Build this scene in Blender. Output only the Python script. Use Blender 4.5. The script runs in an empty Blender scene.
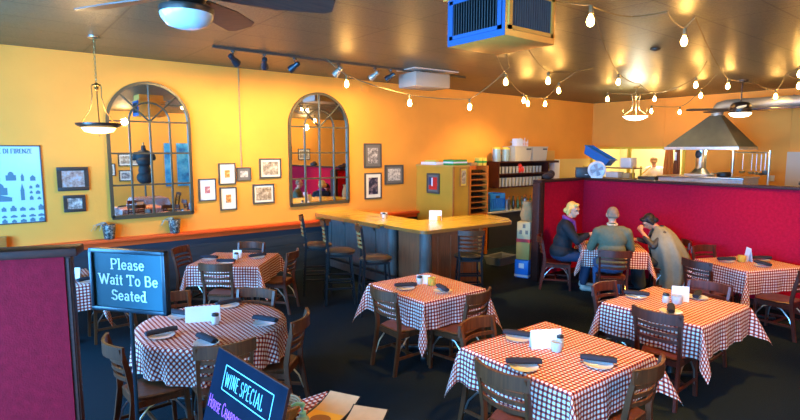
import bpy, bmesh, math, random
from mathutils import Vector, Matrix, Quaternion
random.seed(7)
PI = math.pi
C = bpy.context.scene.collection
SC = bpy.context.scene

# ------------------------------------------------------------------ materials
def new_mat(name):
    m = bpy.data.materials.new(name); m.use_nodes = True
    nt = m.node_tree
    return m, nt, nt.nodes['Principled BSDF']

def mat(name, col, rough=.5, metal=0., var=0., vscale=8., bump=0., bscale=60., emit=None, estr=0., spec=.5, coat=0., trans=0.):
    m, nt, b = new_mat(name)
    c = (*col, 1)
    b.inputs['Base Color'].default_value = c
    b.inputs['Roughness'].default_value = rough
    b.inputs['Metallic'].default_value = metal
    b.inputs['Specular IOR Level'].default_value = spec
    b.inputs['Coat Weight'].default_value = coat
    b.inputs['Transmission Weight'].default_value = trans
    if emit:
        b.inputs['Emission Color'].default_value = (*emit, 1); b.inputs['Emission Strength'].default_value = estr
    if var or bump:
        tc = nt.nodes.new('ShaderNodeTexCoord')
        if var:
            n = nt.nodes.new('ShaderNodeTexNoise'); n.inputs['Scale'].default_value = vscale; n.inputs['Detail'].default_value = 5
            nt.links.new(tc.outputs['Object'], n.inputs['Vector'])
            r = nt.nodes.new('ShaderNodeValToRGB')
            r.color_ramp.elements[0].position = .3; r.color_ramp.elements[1].position = .7
            r.color_ramp.elements[0].color = tuple(max(0, x*(1-var)) for x in col)+(1,)
            r.color_ramp.elements[1].color = tuple(min(1, x*(1+var)) for x in col)+(1,)
            nt.links.new(n.outputs['Fac'], r.inputs['Fac']); nt.links.new(r.outputs['Color'], b.inputs['Base Color'])
        if bump:
            n2 = nt.nodes.new('ShaderNodeTexNoise'); n2.inputs['Scale'].default_value = bscale; n2.inputs['Detail'].default_value = 3
            nt.links.new(tc.outputs['Object'], n2.inputs['Vector'])
            bp = nt.nodes.new('ShaderNodeBump'); bp.inputs['Strength'].default_value = bump; bp.inputs['Distance'].default_value = .02
            nt.links.new(n2.outputs['Fac'], bp.inputs['Height']); nt.links.new(bp.outputs['Normal'], b.inputs['Normal'])
    return m

def wood(name, c1, c2, rough=.4, scale=6., coat=.2, axis='Z', spec=.5):
    m, nt, b = new_mat(name)
    tc = nt.nodes.new('ShaderNodeTexCoord'); mp = nt.nodes.new('ShaderNodeMapping')
    s = {'X': (.6, 8, 8), 'Y': (8, .6, 8), 'Z': (8, 8, .6)}[axis]
    mp.inputs['Scale'].default_value = s
    n = nt.nodes.new('ShaderNodeTexNoise'); n.inputs['Scale'].default_value = scale; n.inputs['Detail'].default_value = 6
    r = nt.nodes.new('ShaderNodeValToRGB'); r.color_ramp.elements[0].position = .3; r.color_ramp.elements[1].position = .7
    r.color_ramp.elements[0].color = (*c1, 1); r.color_ramp.elements[1].color = (*c2, 1)
    nt.links.new(tc.outputs['Object'], mp.inputs[0]); nt.links.new(mp.outputs[0], n.inputs['Vector'])
    nt.links.new(n.outputs['Fac'], r.inputs['Fac']); nt.links.new(r.outputs['Color'], b.inputs['Base Color'])
    b.inputs['Roughness'].default_value = rough; b.inputs['Coat Weight'].default_value = coat; b.inputs['Coat Roughness'].default_value = .25
    b.inputs['Specular IOR Level'].default_value = spec
    return m

def gingham(name, pitch=.036):
    m, nt, b = new_mat(name)
    N = nt.nodes; L = nt.links
    tc = N.new('ShaderNodeTexCoord'); sp = N.new('ShaderNodeSeparateXYZ'); L.new(tc.outputs['UV'], sp.inputs[0])
    outs = []
    for ax in 'XY':
        a = N.new('ShaderNodeMath'); a.operation = 'DIVIDE'; a.inputs[1].default_value = pitch; L.new(sp.outputs[ax], a.inputs[0])
        f = N.new('ShaderNodeMath'); f.operation = 'FRACT'; L.new(a.outputs[0], f.inputs[0])
        g = N.new('ShaderNodeMath'); g.operation = 'GREATER_THAN'; g.inputs[1].default_value = .54; L.new(f.outputs[0], g.inputs[0])
        outs.append(g)
    ad = N.new('ShaderNodeMath'); ad.operation = 'ADD'; L.new(outs[0].outputs[0], ad.inputs[0]); L.new(outs[1].outputs[0], ad.inputs[1])
    hf = N.new('ShaderNodeMath'); hf.operation = 'MULTIPLY'; hf.inputs[1].default_value = .5; L.new(ad.outputs[0], hf.inputs[0])
    r = N.new('ShaderNodeValToRGB'); r.color_ramp.interpolation = 'CONSTANT'
    e = r.color_ramp.elements; e[0].position = 0; e[0].color = (.80, .78, .76, 1)
    e[1].position = .25; e[1].color = (.52, .11, .055, 1)
    x = e.new(.75); x.color = (.075, .003, .022, 1)
    L.new(hf.outputs[0], r.inputs['Fac']); L.new(r.outputs['Color'], b.inputs['Base Color'])
    b.inputs['Roughness'].default_value = .75; b.inputs['Specular IOR Level'].default_value = .25
    return m

def picture_mat(name, cols, scale=14., pos=None, kind='noise'):
    m, nt, b = new_mat(name); N = nt.nodes; L = nt.links
    tc = N.new('ShaderNodeTexCoord'); n = N.new('ShaderNodeTexNoise'); n.inputs['Scale'].default_value = scale; n.inputs['Detail'].default_value = 8
    n.inputs['Roughness'].default_value = .7
    L.new(tc.outputs['Object'], n.inputs['Vector'])
    r = N.new('ShaderNodeValToRGB'); r.color_ramp.interpolation = 'LINEAR'
    k = len(cols); el = r.color_ramp.elements
    ps = [.34+.32*i/(k-1) for i in range(k)]
    el[0].position = ps[0]; el[0].color = (*cols[0], 1); el[1].position = ps[1]; el[1].color = (*cols[1], 1)
    for i in range(2, k):
        q = el.new(ps[i]); q.color = (*cols[i], 1)
    L.new(n.outputs['Fac'], r.inputs['Fac']); L.new(r.outputs['Color'], b.inputs['Base Color'])
    b.inputs['Roughness'].default_value = .35
    return m

# walls: plaster / boards
M = {}
M['wall'] = mat('yellow_plaster', (.86, .345, .042), .7, var=.05, vscale=1.2, bump=.10, bscale=25)
M['wall_pale'] = mat('pale_kitchen_panel', (.80, .55, .16), .4)
M['kitchen_white'] = mat('kitchen_white_wall', (.78, .68, .34), .5)
M['red_rail'] = wood('red_painted_rail', (.80, .075, .010), (.92, .11, .014), .45, axis='X', coat=.1)
M['floor'] = mat('dark_carpet', (.005, .014, .021), .95, var=.35, vscale=90, bump=.5, bscale=250, spec=.2)
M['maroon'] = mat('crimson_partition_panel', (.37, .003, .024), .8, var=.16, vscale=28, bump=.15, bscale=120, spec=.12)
M['maroon_dim'] = mat('dim_crimson_panel', (.19, .003, .012), .85, var=.16, vscale=28, bump=.15, bscale=120, spec=.12)  # darker copy of the crimson panel; dimmer light at left put into colour
M['trim'] = wood('dark_mahogany_trim', (.030, .008, .006), (.065, .016, .010), .5, axis='X', coat=.0, spec=.2)
M['chair'] = wood('walnut_chair_wood', (.068, .018, .006), (.135, .038, .012), .42, axis='Z', coat=.08, spec=.35)
M['chair_dark'] = wood('mahogany_chair_wood', (.060, .012, .007), (.12, .024, .012), .38, axis='Z', coat=.1, spec=.35)
M['black_metal'] = mat('black_painted_metal', (.008, .010, .013), .38, metal=.2)
M['steel'] = mat('brushed_steel', (.55, .55, .53), .3, metal=1., var=.08, vscale=20)
M['duct'] = mat('galvanised_duct', (.30, .32, .30), .5, metal=.6, var=.1, vscale=4)
M['hood_steel'] = mat('dull_hood_steel', (.12, .13, .105), .5, metal=.6, var=.12, vscale=5)
M['bracket'] = mat('steel_bracket', (.5, .5, .5), .3, metal=.9)
M['cushion'] = mat('brown_vinyl_seat', (.05, .035, .028), .4, coat=.2)
M['slat_gold'] = wood('golden_slat_wood', (.30, .16, .05), (.42, .25, .09), .35, axis='X')
M['cloth'] = gingham('red_white_gingham')
M['napkin'] = mat('navy_napkin', (.012, .016, .03), .85, bump=.3, bscale=120)
M['china'] = mat('white_china', (.80, .82, .83), .18, coat=.5)
M['card'] = mat('white_card', (.80, .81, .84), .6)
M['glassware'] = mat('frosted_glass', (.78, .80, .78), .2, trans=.35)
M['amber'] = mat('amber_glass', (.95, .55, .08), .15, trans=.3)
M['salt_lid'] = mat('dark_lid', (.05, .05, .05), .3, metal=.6)
M['frame_black'] = mat('black_frame_wood', (.035, .032, .030), .35)
M['frame_grey'] = mat('dark_grey_frame', (.075, .07, .06), .4)
M['mat_cream'] = mat('cream_mount_board', (.80, .76, .62), .7)
M['mat_blue'] = mat('pale_mount_board', (.74, .76, .78), .7)
M['mat_grey'] = mat('grey_mount_board', (.16, .15, .13), .7)
M['mirror'] = mat('mirror_glass', (.93, .93, .93), .015, metal=1.)
M['mirror_frame'] = mat('aged_bronze_frame', (.085, .080, .055), .4, metal=.5)
M['bar_top'] = wood('varnished_oak_bar_top', (.70, .42, .04), (.86, .56, .07), .2, axis='X', coat=.7, scale=3)
M['bar_edge'] = wood('bar_edge_wood', (.40, .13, .025), (.52, .19, .035), .3, axis='X')
M['bar_wood'] = wood('bar_panel_wood', (.22, .062, .024), (.34, .105, .04), .5, axis='Z')
M['bar_daylit'] = wood('daylit_bar_panel', (.085, .085, .085), (.15, .14, .13), .5, axis='Z')  # grey of the bar's west side has cool daylight painted in
M['fan_blade'] = wood('dark_walnut_blade', (.050, .022, .018), (.11, .045, .03), .35, axis='X')
M['fan_body'] = mat('bronze_fan_motor', (.05, .038, .032), .35, metal=.7)
M['opal_off'] = mat('opal_glass_unlit', (.55, .62, .66), .25, coat=.4)
M['opal_on'] = mat('opal_glass_lit', (.9, .85, .7), .3, emit=(1, .80, .50), estr=7)
M['alabaster_on'] = mat('alabaster_glass_lit', (.9, .75, .4), .3, emit=(1, .60, .18), estr=3.2)
M['alabaster_white'] = mat('white_glass_lit', (.9, .9, .8), .3, emit=(1, .93, .72), estr=7)
M['core'] = mat('bulb_core', (1, .9, .7), .3, emit=(1, .82, .50), estr=30)
M['brass'] = mat('antique_brass', (.32, .22, .09), .35, metal=.9)
M['bulb'] = mat('edison_bulb_glass', (1, .6, .2), .2, emit=(1, .50, .11), estr=125)
M['wire'] = mat('string_light_cable', (.16, .12, .05), .6)
M['track'] = mat('grey_track', (.06, .06, .055), .4, metal=.4)
M['spot_blue'] = mat('dark_spot_head', (.035, .045, .06), .3, metal=.5)
M['spot_pale'] = mat('pale_spot_head', (.35, .33, .27), .35, metal=.4)
M['spot_lens'] = mat('spot_lens', (.9, .8, .5), .3, emit=(1, .72, .32), estr=6)
M['unit_white'] = mat('offwhite_enamel', (.52, .50, .44), .45)
M['unit_metal'] = mat('lamplit_duct_metal', (.80, .36, .06), .4, metal=.25, var=.06, vscale=6)  # golden bulb glow is put into the air unit housing's orange
M['unit_daylit'] = mat('daylight_blue_panel', (.012, .06, .19), .6)  # blue daylight on the air unit's left side is put into this colour
M['unit_light'] = mat('pale_projector_housing', (.30, .29, .25), .5)
M['vent_dark'] = mat('dark_louvre', (.035, .035, .04), .5)
M['vent_bar'] = mat('louvre_bar', (.10, .10, .11), .4, metal=.4)
M['yellow_cab'] = mat('mustard_painted_cabinet', (.62, .31, .028), .5, var=.05, vscale=3)
M['rack'] = wood('orange_wine_rack', (.60, .13, .012), (.74, .19, .018), .4, axis='Z')
M['bottle'] = mat('dark_wine_bottle', (.012, .016, .01), .12, coat=.4)
M['foil'] = mat('red_foil', (.20, .02, .02), .3, metal=.5)
M['blue_plastic'] = mat('blue_plastic', (.02, .21, .72), .35)
M['grey_plastic'] = mat('grey_bus_tub', (.15, .155, .14), .5)
M['grey_bin'] = mat('translucent_grey_bin', (.50, .47, .38), .45)
M['tan'] = mat('tan_cardboard', (.66, .36, .08), .7)
M['cream_box'] = mat('cream_printed_carton', (.55, .44, .24), .6)
M['paper_bag'] = mat('brown_paper', (.34, .20, .08), .8, bump=.5, bscale=20)
M['red'] = mat('bright_red', (.62, .02, .015), .5)
M['green'] = mat('green_carton', (.04, .30, .05), .5)
M['yellow'] = mat('yellow_carton', (.75, .55, .08), .5)
M['white_plastic'] = mat('white_plastic', (.78, .80, .84), .35)
M['dark_plastic'] = mat('charcoal_plastic', (.035, .040, .045), .45)
M['yellow_post'] = mat('yellow_painted_trim', (.80, .52, .03), .45)
M['orange_apron'] = mat('orange_brown_cloth', (.56, .17, .02), .8)
M['brown_cloth'] = mat('dark_brown_cloth', (.20, .055, .018), .8)
M['sign_face'] = mat('teal_blue_sign_face', (.008, .072, .105), .6, spec=.3)
M['sign_text'] = mat('white_sign_lettering', (.86, .90, .86), .5)
M['sign_frame'] = mat('dark_blue_sign_frame', (.012, .03, .045), .35, metal=.4)
M['chalk_face'] = mat('chalkboard_black', (.003, .006, .014), .85, var=.25, vscale=6, spec=.06)
M['chalk_cyan'] = mat('pale_cyan_chalk', (.22, .55, .60), .8)
M['chalk_pink'] = mat('pink_chalk', (.60, .10, .55), .8)
M['chalk_green'] = mat('green_chalk', (.08, .60, .50), .8)
M['poster'] = mat('pale_blue_poster_paper', (.44, .64, .70), .5)
M['poster_ink'] = mat('grey_blue_print', (.08, .17, .22), .6)
M['cyan_plastic'] = mat('pale_cyan_pump', (.22, .66, .76), .3)
M['gel'] = mat('clear_gel_bottle', (.5, .8, .85), .15, trans=.5)
M['menu_paper'] = mat('menu_page', (.72, .46, .24), .4, var=.08, vscale=12)
M['menu_gold'] = mat('menu_gold_art', (.88, .46, .04), .3)
M['menu_brown'] = mat('menu_brown_art', (.30, .10, .02), .4)
M['wicker'] = mat('wicker', (.30, .16, .06), .7)
M['pot'] = picture_mat('speckled_pot', [(.01, .01, .01), (.06, .06, .06), (.60, .56, .46)], 38)
M['leaf'] = mat('dry_grey_leaf', (.35, .42, .38), .7)
M['skin'] = mat('skin', (.62, .30, .18), .5)
M['hair_blond'] = mat('blonde_hair', (.85, .52, .13), .6, bump=.8, bscale=60)
M['hair_grey'] = mat('short_grey_hair', (.26, .16, .10), .7, bump=.5, bscale=90)
M['hair_black'] = mat('black_hair', (.012, .010, .012), .45, bump=.8, bscale=60)
M['navy'] = mat('navy_jacket', (.007, .009, .014), .8, bump=.3, bscale=30)
M['purple'] = mat('purple_scarf', (.17, .03, .20), .8)
M['sage'] = mat('grey_green_sweater', (.120, .125, .075), .85, var=.1, vscale=30, bump=.4, bscale=90)
M['shawl'] = mat('sage_grey_shawl', (.24, .25, .19), .9, var=.08, vscale=20, bump=.4, bscale=80)
M['jeans'] = mat('blue_denim', (.03, .085, .20), .85)
M['dark_jeans'] = mat('dark_denim', (.012, .03, .075), .85)
M['dark_skirt'] = mat('dark_grey_trousers', (.035, .045, .055), .85)
M['shoe'] = mat('pale_shoe', (.45, .47, .42), .6)
M['collar'] = mat('cream_collar', (.6, .52, .38), .7)
M['white_cloth'] = mat('white_chef_cotton', (.84, .84, .74), .7)
M['cap'] = mat('tan_cap', (.38, .24, .10), .7)
M['eye'] = mat('eye_dark', (.02, .02, .02), .3)
M['lip'] = mat('lips', (.42, .10, .08), .5)
M['food'] = mat('pasta_food', (.75, .42, .06), .6, bump=.6, bscale=60)
M['mannequin'] = mat('black_dress_form', (.015, .018, .02), .7)
M['blue_canvas'] = picture_mat('blue_seascape_canvas', [(.01, .10, .35), (.03, .35, .65), (.15, .55, .75)], 2.5)
M['outlet'] = mat('ivory_plate', (.72, .68, .55), .4)
M['dark_counter'] = mat('dark_counter_panel', (.025, .026, .03), .5)
M['grey_top'] = mat('grey_laminate', (.30, .30, .27), .35)
GLASSCOL = [mat('bottle_amber', (.30, .12, .02), .15, trans=.3), mat('bottle_green', (.04, .10, .03), .15, trans=.2), mat('bottle_clear', (.6, .6, .55), .12, trans=.4), mat('bottle_dark', (.03, .02, .02), .15)]

def plank_mat(name, col, pitch, gap=.06):
    m, nt, b = new_mat(name); N = nt.nodes; L = nt.links
    tc = N.new('ShaderNodeTexCoord'); sp = N.new('ShaderNodeSeparateXYZ'); L.new(tc.outputs['Object'], sp.inputs[0])
    a = N.new('ShaderNodeMath'); a.operation = 'DIVIDE'; a.inputs[1].default_value = pitch; L.new(sp.outputs['Z'], a.inputs[0])
    f = N.new('ShaderNodeMath'); f.operation = 'FRACT'; L.new(a.outputs[0], f.inputs[0])
    g = N.new('ShaderNodeMath'); g.operation = 'GREATER_THAN'; g.inputs[1].default_value = gap; L.new(f.outputs[0], g.inputs[0])
    n = N.new('ShaderNodeTexNoise'); n.inputs['Scale'].default_value = 3; n.inputs['Detail'].default_value = 6
    mp = N.new('ShaderNodeMapping'); mp.inputs['Scale'].default_value = (.5, .5, 6); L.new(tc.outputs['Object'], mp.inputs[0]); L.new(mp.outputs[0], n.inputs['Vector'])
    mix = N.new('ShaderNodeMix'); mix.data_type = 'RGBA'
    mix.inputs['A'].default_value = tuple(x*.6 for x in col)+(1,); mix.inputs['B'].default_value = tuple(x*1.5 for x in col)+(1,)
    L.new(n.outputs['Fac'], mix.inputs['Factor'])
    L.new(mix.outputs['Result'], b.inputs['Base Color'])
    bp = N.new('ShaderNodeBump'); bp.inputs['Strength'].default_value = 1; bp.inputs['Distance'].default_value = .02
    L.new(g.outputs[0], bp.inputs['Height']); L.new(bp.outputs['Normal'], b.inputs['Normal'])
    b.inputs['Roughness'].default_value = .45
    return m
M['wainscot'] = plank_mat('dark_plank_wainscot', (.022, .034, .048), .17)

def ceiling_mat():
    m, nt, b = new_mat('ceiling_tiles'); N = nt.nodes; L = nt.links
    tc = N.new('ShaderNodeTexCoord'); br = N.new('ShaderNodeTexBrick')
    br.offset = 0; br.squash = 1
    br.inputs['Scale'].default_value = 1; br.inputs['Brick Width'].default_value = 1.3; br.inputs['Row Height'].default_value = .65
    br.inputs['Mortar Size'].default_value = .012; br.inputs['Mortar Smooth'].default_value = .3
    br.inputs['Color1'].default_value = (.078, .074, .042, 1); br.inputs['Color2'].default_value = (.095, .088, .050, 1)
    br.inputs['Mortar'].default_value = (.012, .010, .008, 1)
    L.new(tc.outputs['Object'], br.inputs['Vector'])
    n = N.new('ShaderNodeTexNoise'); n.inputs['Scale'].default_value = 45; n.inputs['Detail'].default_value = 6; L.new(tc.outputs['Object'], n.inputs['Vector'])
    mix = N.new('ShaderNodeMix'); mix.data_type = 'RGBA'; mix.blend_type = 'MULTIPLY'; mix.inputs['Factor'].default_value = .85
    r = N.new('ShaderNodeValToRGB'); r.color_ramp.elements[0].position = .35; r.color_ramp.elements[0].color = (.45, .45, .45, 1); r.color_ramp.elements[1].position = .6
    L.new(n.outputs['Fac'], r.inputs['Fac'])
    L.new(br.outputs['Color'], mix.inputs['A']); L.new(r.outputs['Color'], mix.inputs['B']); L.new(mix.outputs['Result'], b.inputs['Base Color'])
    bp = N.new('ShaderNodeBump'); bp.inputs['Strength'].default_value = .25; bp.inputs['Distance'].default_value = .02
    L.new(n.outputs['Fac'], bp.inputs['Height']); L.new(bp.outputs['Normal'], b.inputs['Normal'])
    b.inputs['Roughness'].default_value = .42; b.inputs['Specular IOR Level'].default_value = .6
    return m
M['ceiling'] = ceiling_mat()

# ------------------------------------------------------------------ mesh helper
class MB:
    def __init__(s): s.bm = bmesh.new(); s.mi = 0; s.uv = None
    def _tf(s, vs, mtx):
        if mtx is not None: bmesh.ops.transform(s.bm, matrix=mtx, verts=vs)
    def box(s, x0, x1, y0, y1, z0, z1, mtx=None, bevel=0):
        vs = [s.bm.verts.new(p) for p in ((x0,y0,z0),(x1,y0,z0),(x1,y1,z0),(x0,y1,z0),(x0,y0,z1),(x1,y0,z1),(x1,y1,z1),(x0,y1,z1))]
        fs = [s.bm.faces.new([vs[i] for i in f]) for f in ((3,2,1,0),(4,5,6,7),(0,1,5,4),(1,2,6,5),(2,3,7,6),(3,0,4,7))]
        if bevel:
            es = list({e for f in fs for e in f.edges})
            r = bmesh.ops.bevel(s.bm, geom=es, offset=bevel, segments=2, affect='EDGES', profile=.5)
            vs = list({v for f in r['faces'] for v in f.verts} | {v for v in vs if v.is_valid})
        s._tf(vs, mtx); return s
    def ring_loft(s, rings, cap=True, closed=False):
        rv = [[s.bm.verts.new(p) for p in r] for r in rings]
        n = len(rv[0]); m = len(rv)
        for i in range(m if closed else m-1):
            a, b = rv[i], rv[(i+1) % m]
            for j in range(n):
                s.bm.faces.new((a[j], a[(j+1) % n], b[(j+1) % n], b[j]))
        if cap and not closed:
            s.bm.faces.new(list(reversed(rv[0]))); s.bm.faces.new(rv[-1])
        return s
    def lathe(s, prof, c=(0,0,0), n=20, mtx=None, cap=True):
        rings = [[Vector((c[0]+max(r,1e-4)*math.cos(2*PI*k/n), c[1]+max(r,1e-4)*math.sin(2*PI*k/n), c[2]+z)) for k in range(n)] for r, z in prof]
        if mtx is not None: rings = [[mtx @ p for p in r] for r in rings]
        return s.ring_loft(rings, cap)
    def cyl(s, p0, p1, r0, r1=None, n=12):
        r1 = r0 if r1 is None else r1
        return s.tube([p0, p1], [r0, r1], n)
    def tube(s, pts, r, n=8, closed=False, sx=1., sy=1., upv=None):
        pts = [Vector(p) for p in pts]; m = len(pts)
        rs = r if isinstance(r, (list, tuple)) else [r]*m
        rings = []; up = Vector(upv) if upv else None
        prev = None
        for i, p in enumerate(pts):
            if closed: t = (pts[(i+1) % m]-pts[i-1]).normalized()
            else: t = (pts[min(i+1, m-1)]-pts[max(i-1, 0)]).normalized()
            if up is not None:
                a = up.cross(t)
                if a.length < 1e-4: a = Vector((1,0,0)).cross(t)
                a.normalize()
            elif prev is None:
                a = t.cross(Vector((0,0,1)))
                if a.length < 1e-3: a = t.cross(Vector((1,0,0)))
                a.normalize()
            else:
                a = (prev - t*prev.dot(t)).normalized()
            prev = a; b = t.cross(a)
            rings.append([p + a*(rs[i]*sx*math.cos(2*PI*k/n)) + b*(rs[i]*sy*math.sin(2*PI*k/n)) for k in range(n)])
        return s.ring_loft(rings, True, closed)
    def ribbon(s, pts, w, h, upv=(0,0,1)):
        """rectangular bar swept along pts; w = size across, h = size along upv"""
        pts = [Vector(p) for p in pts]; m = len(pts); up = Vector(upv); rings = []
        for i, p in enumerate(pts):
            t = (pts[min(i+1, m-1)]-pts[max(i-1, 0)]).normalized()
            a = up.cross(t).normalized(); b = t.cross(a)
            ww = w[i] if isinstance(w, (list, tuple)) else w; hh = h[i] if isinstance(h, (list, tuple)) else h
            rings.append([p+a*ww/2+b*hh/2, p-a*ww/2+b*hh/2, p-a*ww/2-b*hh/2, p+a*ww/2-b*hh/2])
        return s.ring_loft(rings)
    def prism(s, poly, z0, z1, mtx=None):
        a = [Vector((x, y, z0)) for x, y in poly]; b = [Vector((x, y, z1)) for x, y in poly]
        if mtx is not None: a = [mtx @ p for p in a]; b = [mtx @ p for p in b]
        return s.ring_loft([a, b])
    def ball(s, c, r, sc=(1,1,1), n=16, mtx=None):
        T = Matrix.Translation(c) @ Matrix.Diagonal((*[r*x for x in sc], 1))
        if mtx is not None: T = Matrix.Translation(c) @ mtx @ Matrix.Diagonal((*[r*x for x in sc], 1))
        bmesh.ops.create_uvsphere(s.bm, u_segments=n, v_segments=max(6, n//2+2), radius=1, matrix=T); return s
    def face(s, pts):
        s.bm.faces.new([s.bm.verts.new(p) for p in pts]); return s
    def mesh(s, name, m, smooth=True, angle=40):
        bmesh.ops.recalc_face_normals(s.bm, faces=s.bm.faces[:])
        me = bpy.data.meshes.new(name); s.bm.to_mesh(me); s.bm.free()
        if m is not None: me.materials.append(m)
        if smooth:
            me.shade_smooth(); me.set_sharp_from_angle(angle=math.radians(angle))
        return me
    def build(s, name, m, parent=None, smooth=True, angle=40):
        o = bpy.data.objects.new(name, s.mesh(name, m, smooth, angle)); C.objects.link(o)
        if parent is not None: o.parent = parent
        return o

def tag(o, label, cat, group=None, kind=None):
    if label: o['label'] = label
    if cat: o['category'] = cat
    if group: o['group'] = group
    if kind: o['kind'] = kind
    return o
def empty(name, loc=(0,0,0), rz=0., label=None, cat=None, group=None):
    o = bpy.data.objects.new(name, None); C.objects.link(o); o.location = loc; o.rotation_euler = (0,0,rz)
    o.empty_display_size = .1
    return tag(o, label, cat, group)
def struct(o): o['kind'] = 'structure'; return o
def dup(root, loc, rz, label=None, group=None, name=None, scale=None):
    r = root.copy(); C.objects.link(r); r.location = loc; r.rotation_euler = (0,0,rz)
    if label: r['label'] = label
    if group: r['group'] = group
    if scale: r.scale = scale
    for ch in list(root.children):
        c = ch.copy(); C.objects.link(c); c.parent = r
        for g in list(ch.children):
            d = g.copy(); C.objects.link(d); d.parent = c
    return r
def once(maker):
    """first call moves the original, later ones copy it"""
    st = {}
    def place(loc, rz, label, group, scale=None):
        if 'o' not in st:
            st['o'] = maker(); o = st['o']; o.location = loc; o.rotation_euler = (0,0,rz)
            o['label'] = label
            if group: o['group'] = group
            if scale: o.scale = scale
            return o
        return dup(st['o'], loc, rz, label, group, scale=scale)
    return place
R = math.radians

# ------------------------------------------------------------------ camera
F = 527.; YAW = R(51.5); PITCH = R(6.388); H = 2.3
cam_d = bpy.data.cameras.new('camera'); cam = bpy.data.objects.new('camera', cam_d); C.objects.link(cam)
cam_d.sensor_width = 36; cam_d.lens = 36*F/800
cam.location = (0, 0, H)
fwd = Vector((math.cos(YAW)*math.cos(PITCH), math.sin(YAW)*math.cos(PITCH), -math.sin(PITCH)))
cam.rotation_euler = fwd.to_track_quat('-Z', 'Y').to_euler()
cam_d.clip_start = .05
SC.camera = cam

# ------------------------------------------------------------------ shell
CE = 3.74; WA = 9.13; WB = 14.82; WX = -2.6; SY = -3.2
struct(MB().box(WX, 18, SY, 9.9, -.06, 0).build('floor', M['floor']))
struct(MB().box(WX-.2, 18, SY-.2, 10, CE, CE+.1).build('ceiling', M['ceiling']))
struct(MB().box(WX-.2, WB, WA, WA+.15, .8, CE).build('wall_back', M['wall']))
struct(MB().box(WX, 9.0, WA-.03, WA+.15, 0, .86).build('wainscot_back', M['wainscot']))
struct(MB().box(9.0, WB, WA-.002, WA+.15, 0, .8).build('wall_back_lower', M['wall']))
struct(MB().box(12.2, WB-.002, WA-.012, WA, .0, 2.07).build('trim_1', M['wall_pale']))
# red rail along the wall, a shallow ledge
rl = MB(); rl.box(WX, 7.72, WA-.14, WA, .905, .955, bevel=.006); rl.box(WX, 7.72, WA-.06, WA, .82, .905)
struct(rl.build('rail_back', M['red_rail']))
# pilaster strip / conduit on the wall
struct(MB().cyl((3.65, WA-.012, 2.02), (3.65, WA-.012, CE), .012).build('trim_2', M['slat_gold']))
# right wall with kitchen pass-through
wr = MB()
wr.box(WB, WB+.15, SY, 6.42, 0, CE); wr.box(WB, WB+.15, 6.42, WA+.15, 2.40, CE); wr.box(WB, WB+.15, 6.42, WA+.15, 0, 1.25)
struct(wr.build('wall_right', M['wall']))
for k, yy in enumerate((6.95, 4.05)):
    struct(MB().box(WB-.012, WB, yy-.012, yy+.012, 2.4 if k == 0 else 1.2, CE).build('trim_%d' % (3+k), M['wall']))
fr = MB(); fr.box(WB-.03, WB+.17, 6.36, 9.12, 2.36, 2.42); fr.box(WB-.03, WB+.17, 9.05, 9.12, 1.25, 2.36); fr.box(WB-.03, WB+.17, 6.34, 6.42, 1.25, 2.42); fr.box(WB-.05, WB+.19, 6.34, 9.12, 1.22, 1.27)
struct(fr.build('window_1', M['yellow_post']))
kb = MB(); kb.box(17.6, 17.75, 4.5, 9.9, 0, CE); kb.box(WB+.15, 17.75, 9.75, 9.9, 0, CE); kb.box(WB+.15, 17.75, 4.4, 4.5, 0, CE)
struct(kb.build('wall_kitchen', M['kitchen_white']))
# south wall and west wall with windows (behind the camera)
struct(MB().box(WX-.2, 18, SY-.15, SY, 0, CE).build('wall_front', M['wall']))
ww = MB(); ww.box(WX-.2, WX, SY, WA+.15, 0, .75); ww.box(WX-.2, WX, SY, WA+.15, 2.75, CE)
ys = [SY, -2.6, -.3, .1, 2.4, 2.8, 5.1, 5.5, 7.2, WA+.15]
for a, b in ((SY, -2.6), (-.3, .1), (2.4, 2.8), (5.1, 5.5), (7.2, WA+.15)): ww.box(WX-.2, WX, a, b, .75, 2.75)
struct(ww.build('wall_left', M['wall']))
for k, (a, b) in enumerate(((-2.6, -.3), (.1, 2.4), (2.8, 5.1), (5.5, 7.2))):
    w = MB(); t = .05
    for q in (a, (a+b)/2-t/2, b-t): w.box(WX-.14, WX-.06, q, q+t, .75, 2.75)
    w.box(WX-.14, WX-.06, a, b, .75, .80); w.box(WX-.14, WX-.06, a, b, 2.70, 2.75)
    struct(w.build('window_%d' % (k+2), M['frame_grey']))

# ------------------------------------------------------------------ partitions
def partition(name, pts, h, label, posts, th=.11, pw=.075, pm_mat='maroon'):
    root = empty(name, (pts[0][0], pts[0][1], 0), 0, label, 'partition')
    o = Vector((pts[0][0], pts[0][1], 0))
    pm = MB(); cap = MB(); base = MB()
    for (a, b) in zip(pts[:-1], pts[1:]):
        A = Vector((*a, 0))-o; B = Vector((*b, 0))-o; d = (B-A).normalized(); n = Vector((-d.y, d.x, 0))
        T = Matrix(((d.x, n.x, 0, A.x), (d.y, n.y, 0, A.y), (0, 0, 1, 0), (0, 0, 0, 1)))
        L = (B-A).length
        pm.box(-.0, L+.05, -th/2, th/2, .06, h-.04, mtx=T)
        cap.box(-.07, L+.10, -th/2-.035, th/2+.035, h-.045, h, mtx=T, bevel=.008)
        base.box(-.02, L+.06, -th/2-.012, th/2+.012, 0, .10, mtx=T)
    pm.build('panel', M[pm_mat], root, smooth=False); cap.build('cap_rail', M['trim'], root); base.build('kick_board', M['trim'], root)
    for (x, y, rz) in posts:
        q = MB(); T = Matrix.Translation((x-o.x, y-o.y, 0)) @ Matrix.Rotation(rz, 4, 'Z')
        q.box(-pw, pw, -pw, pw, 0, h-.046, mtx=T, bevel=.006)
        for s in (-.5*pw, .5*pw): q.box(s-.005, s+.005, -pw-.007, pw+.007, .1, h-.06, mtx=T)
        q.build('post', M['trim'], root)
    return root
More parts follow.
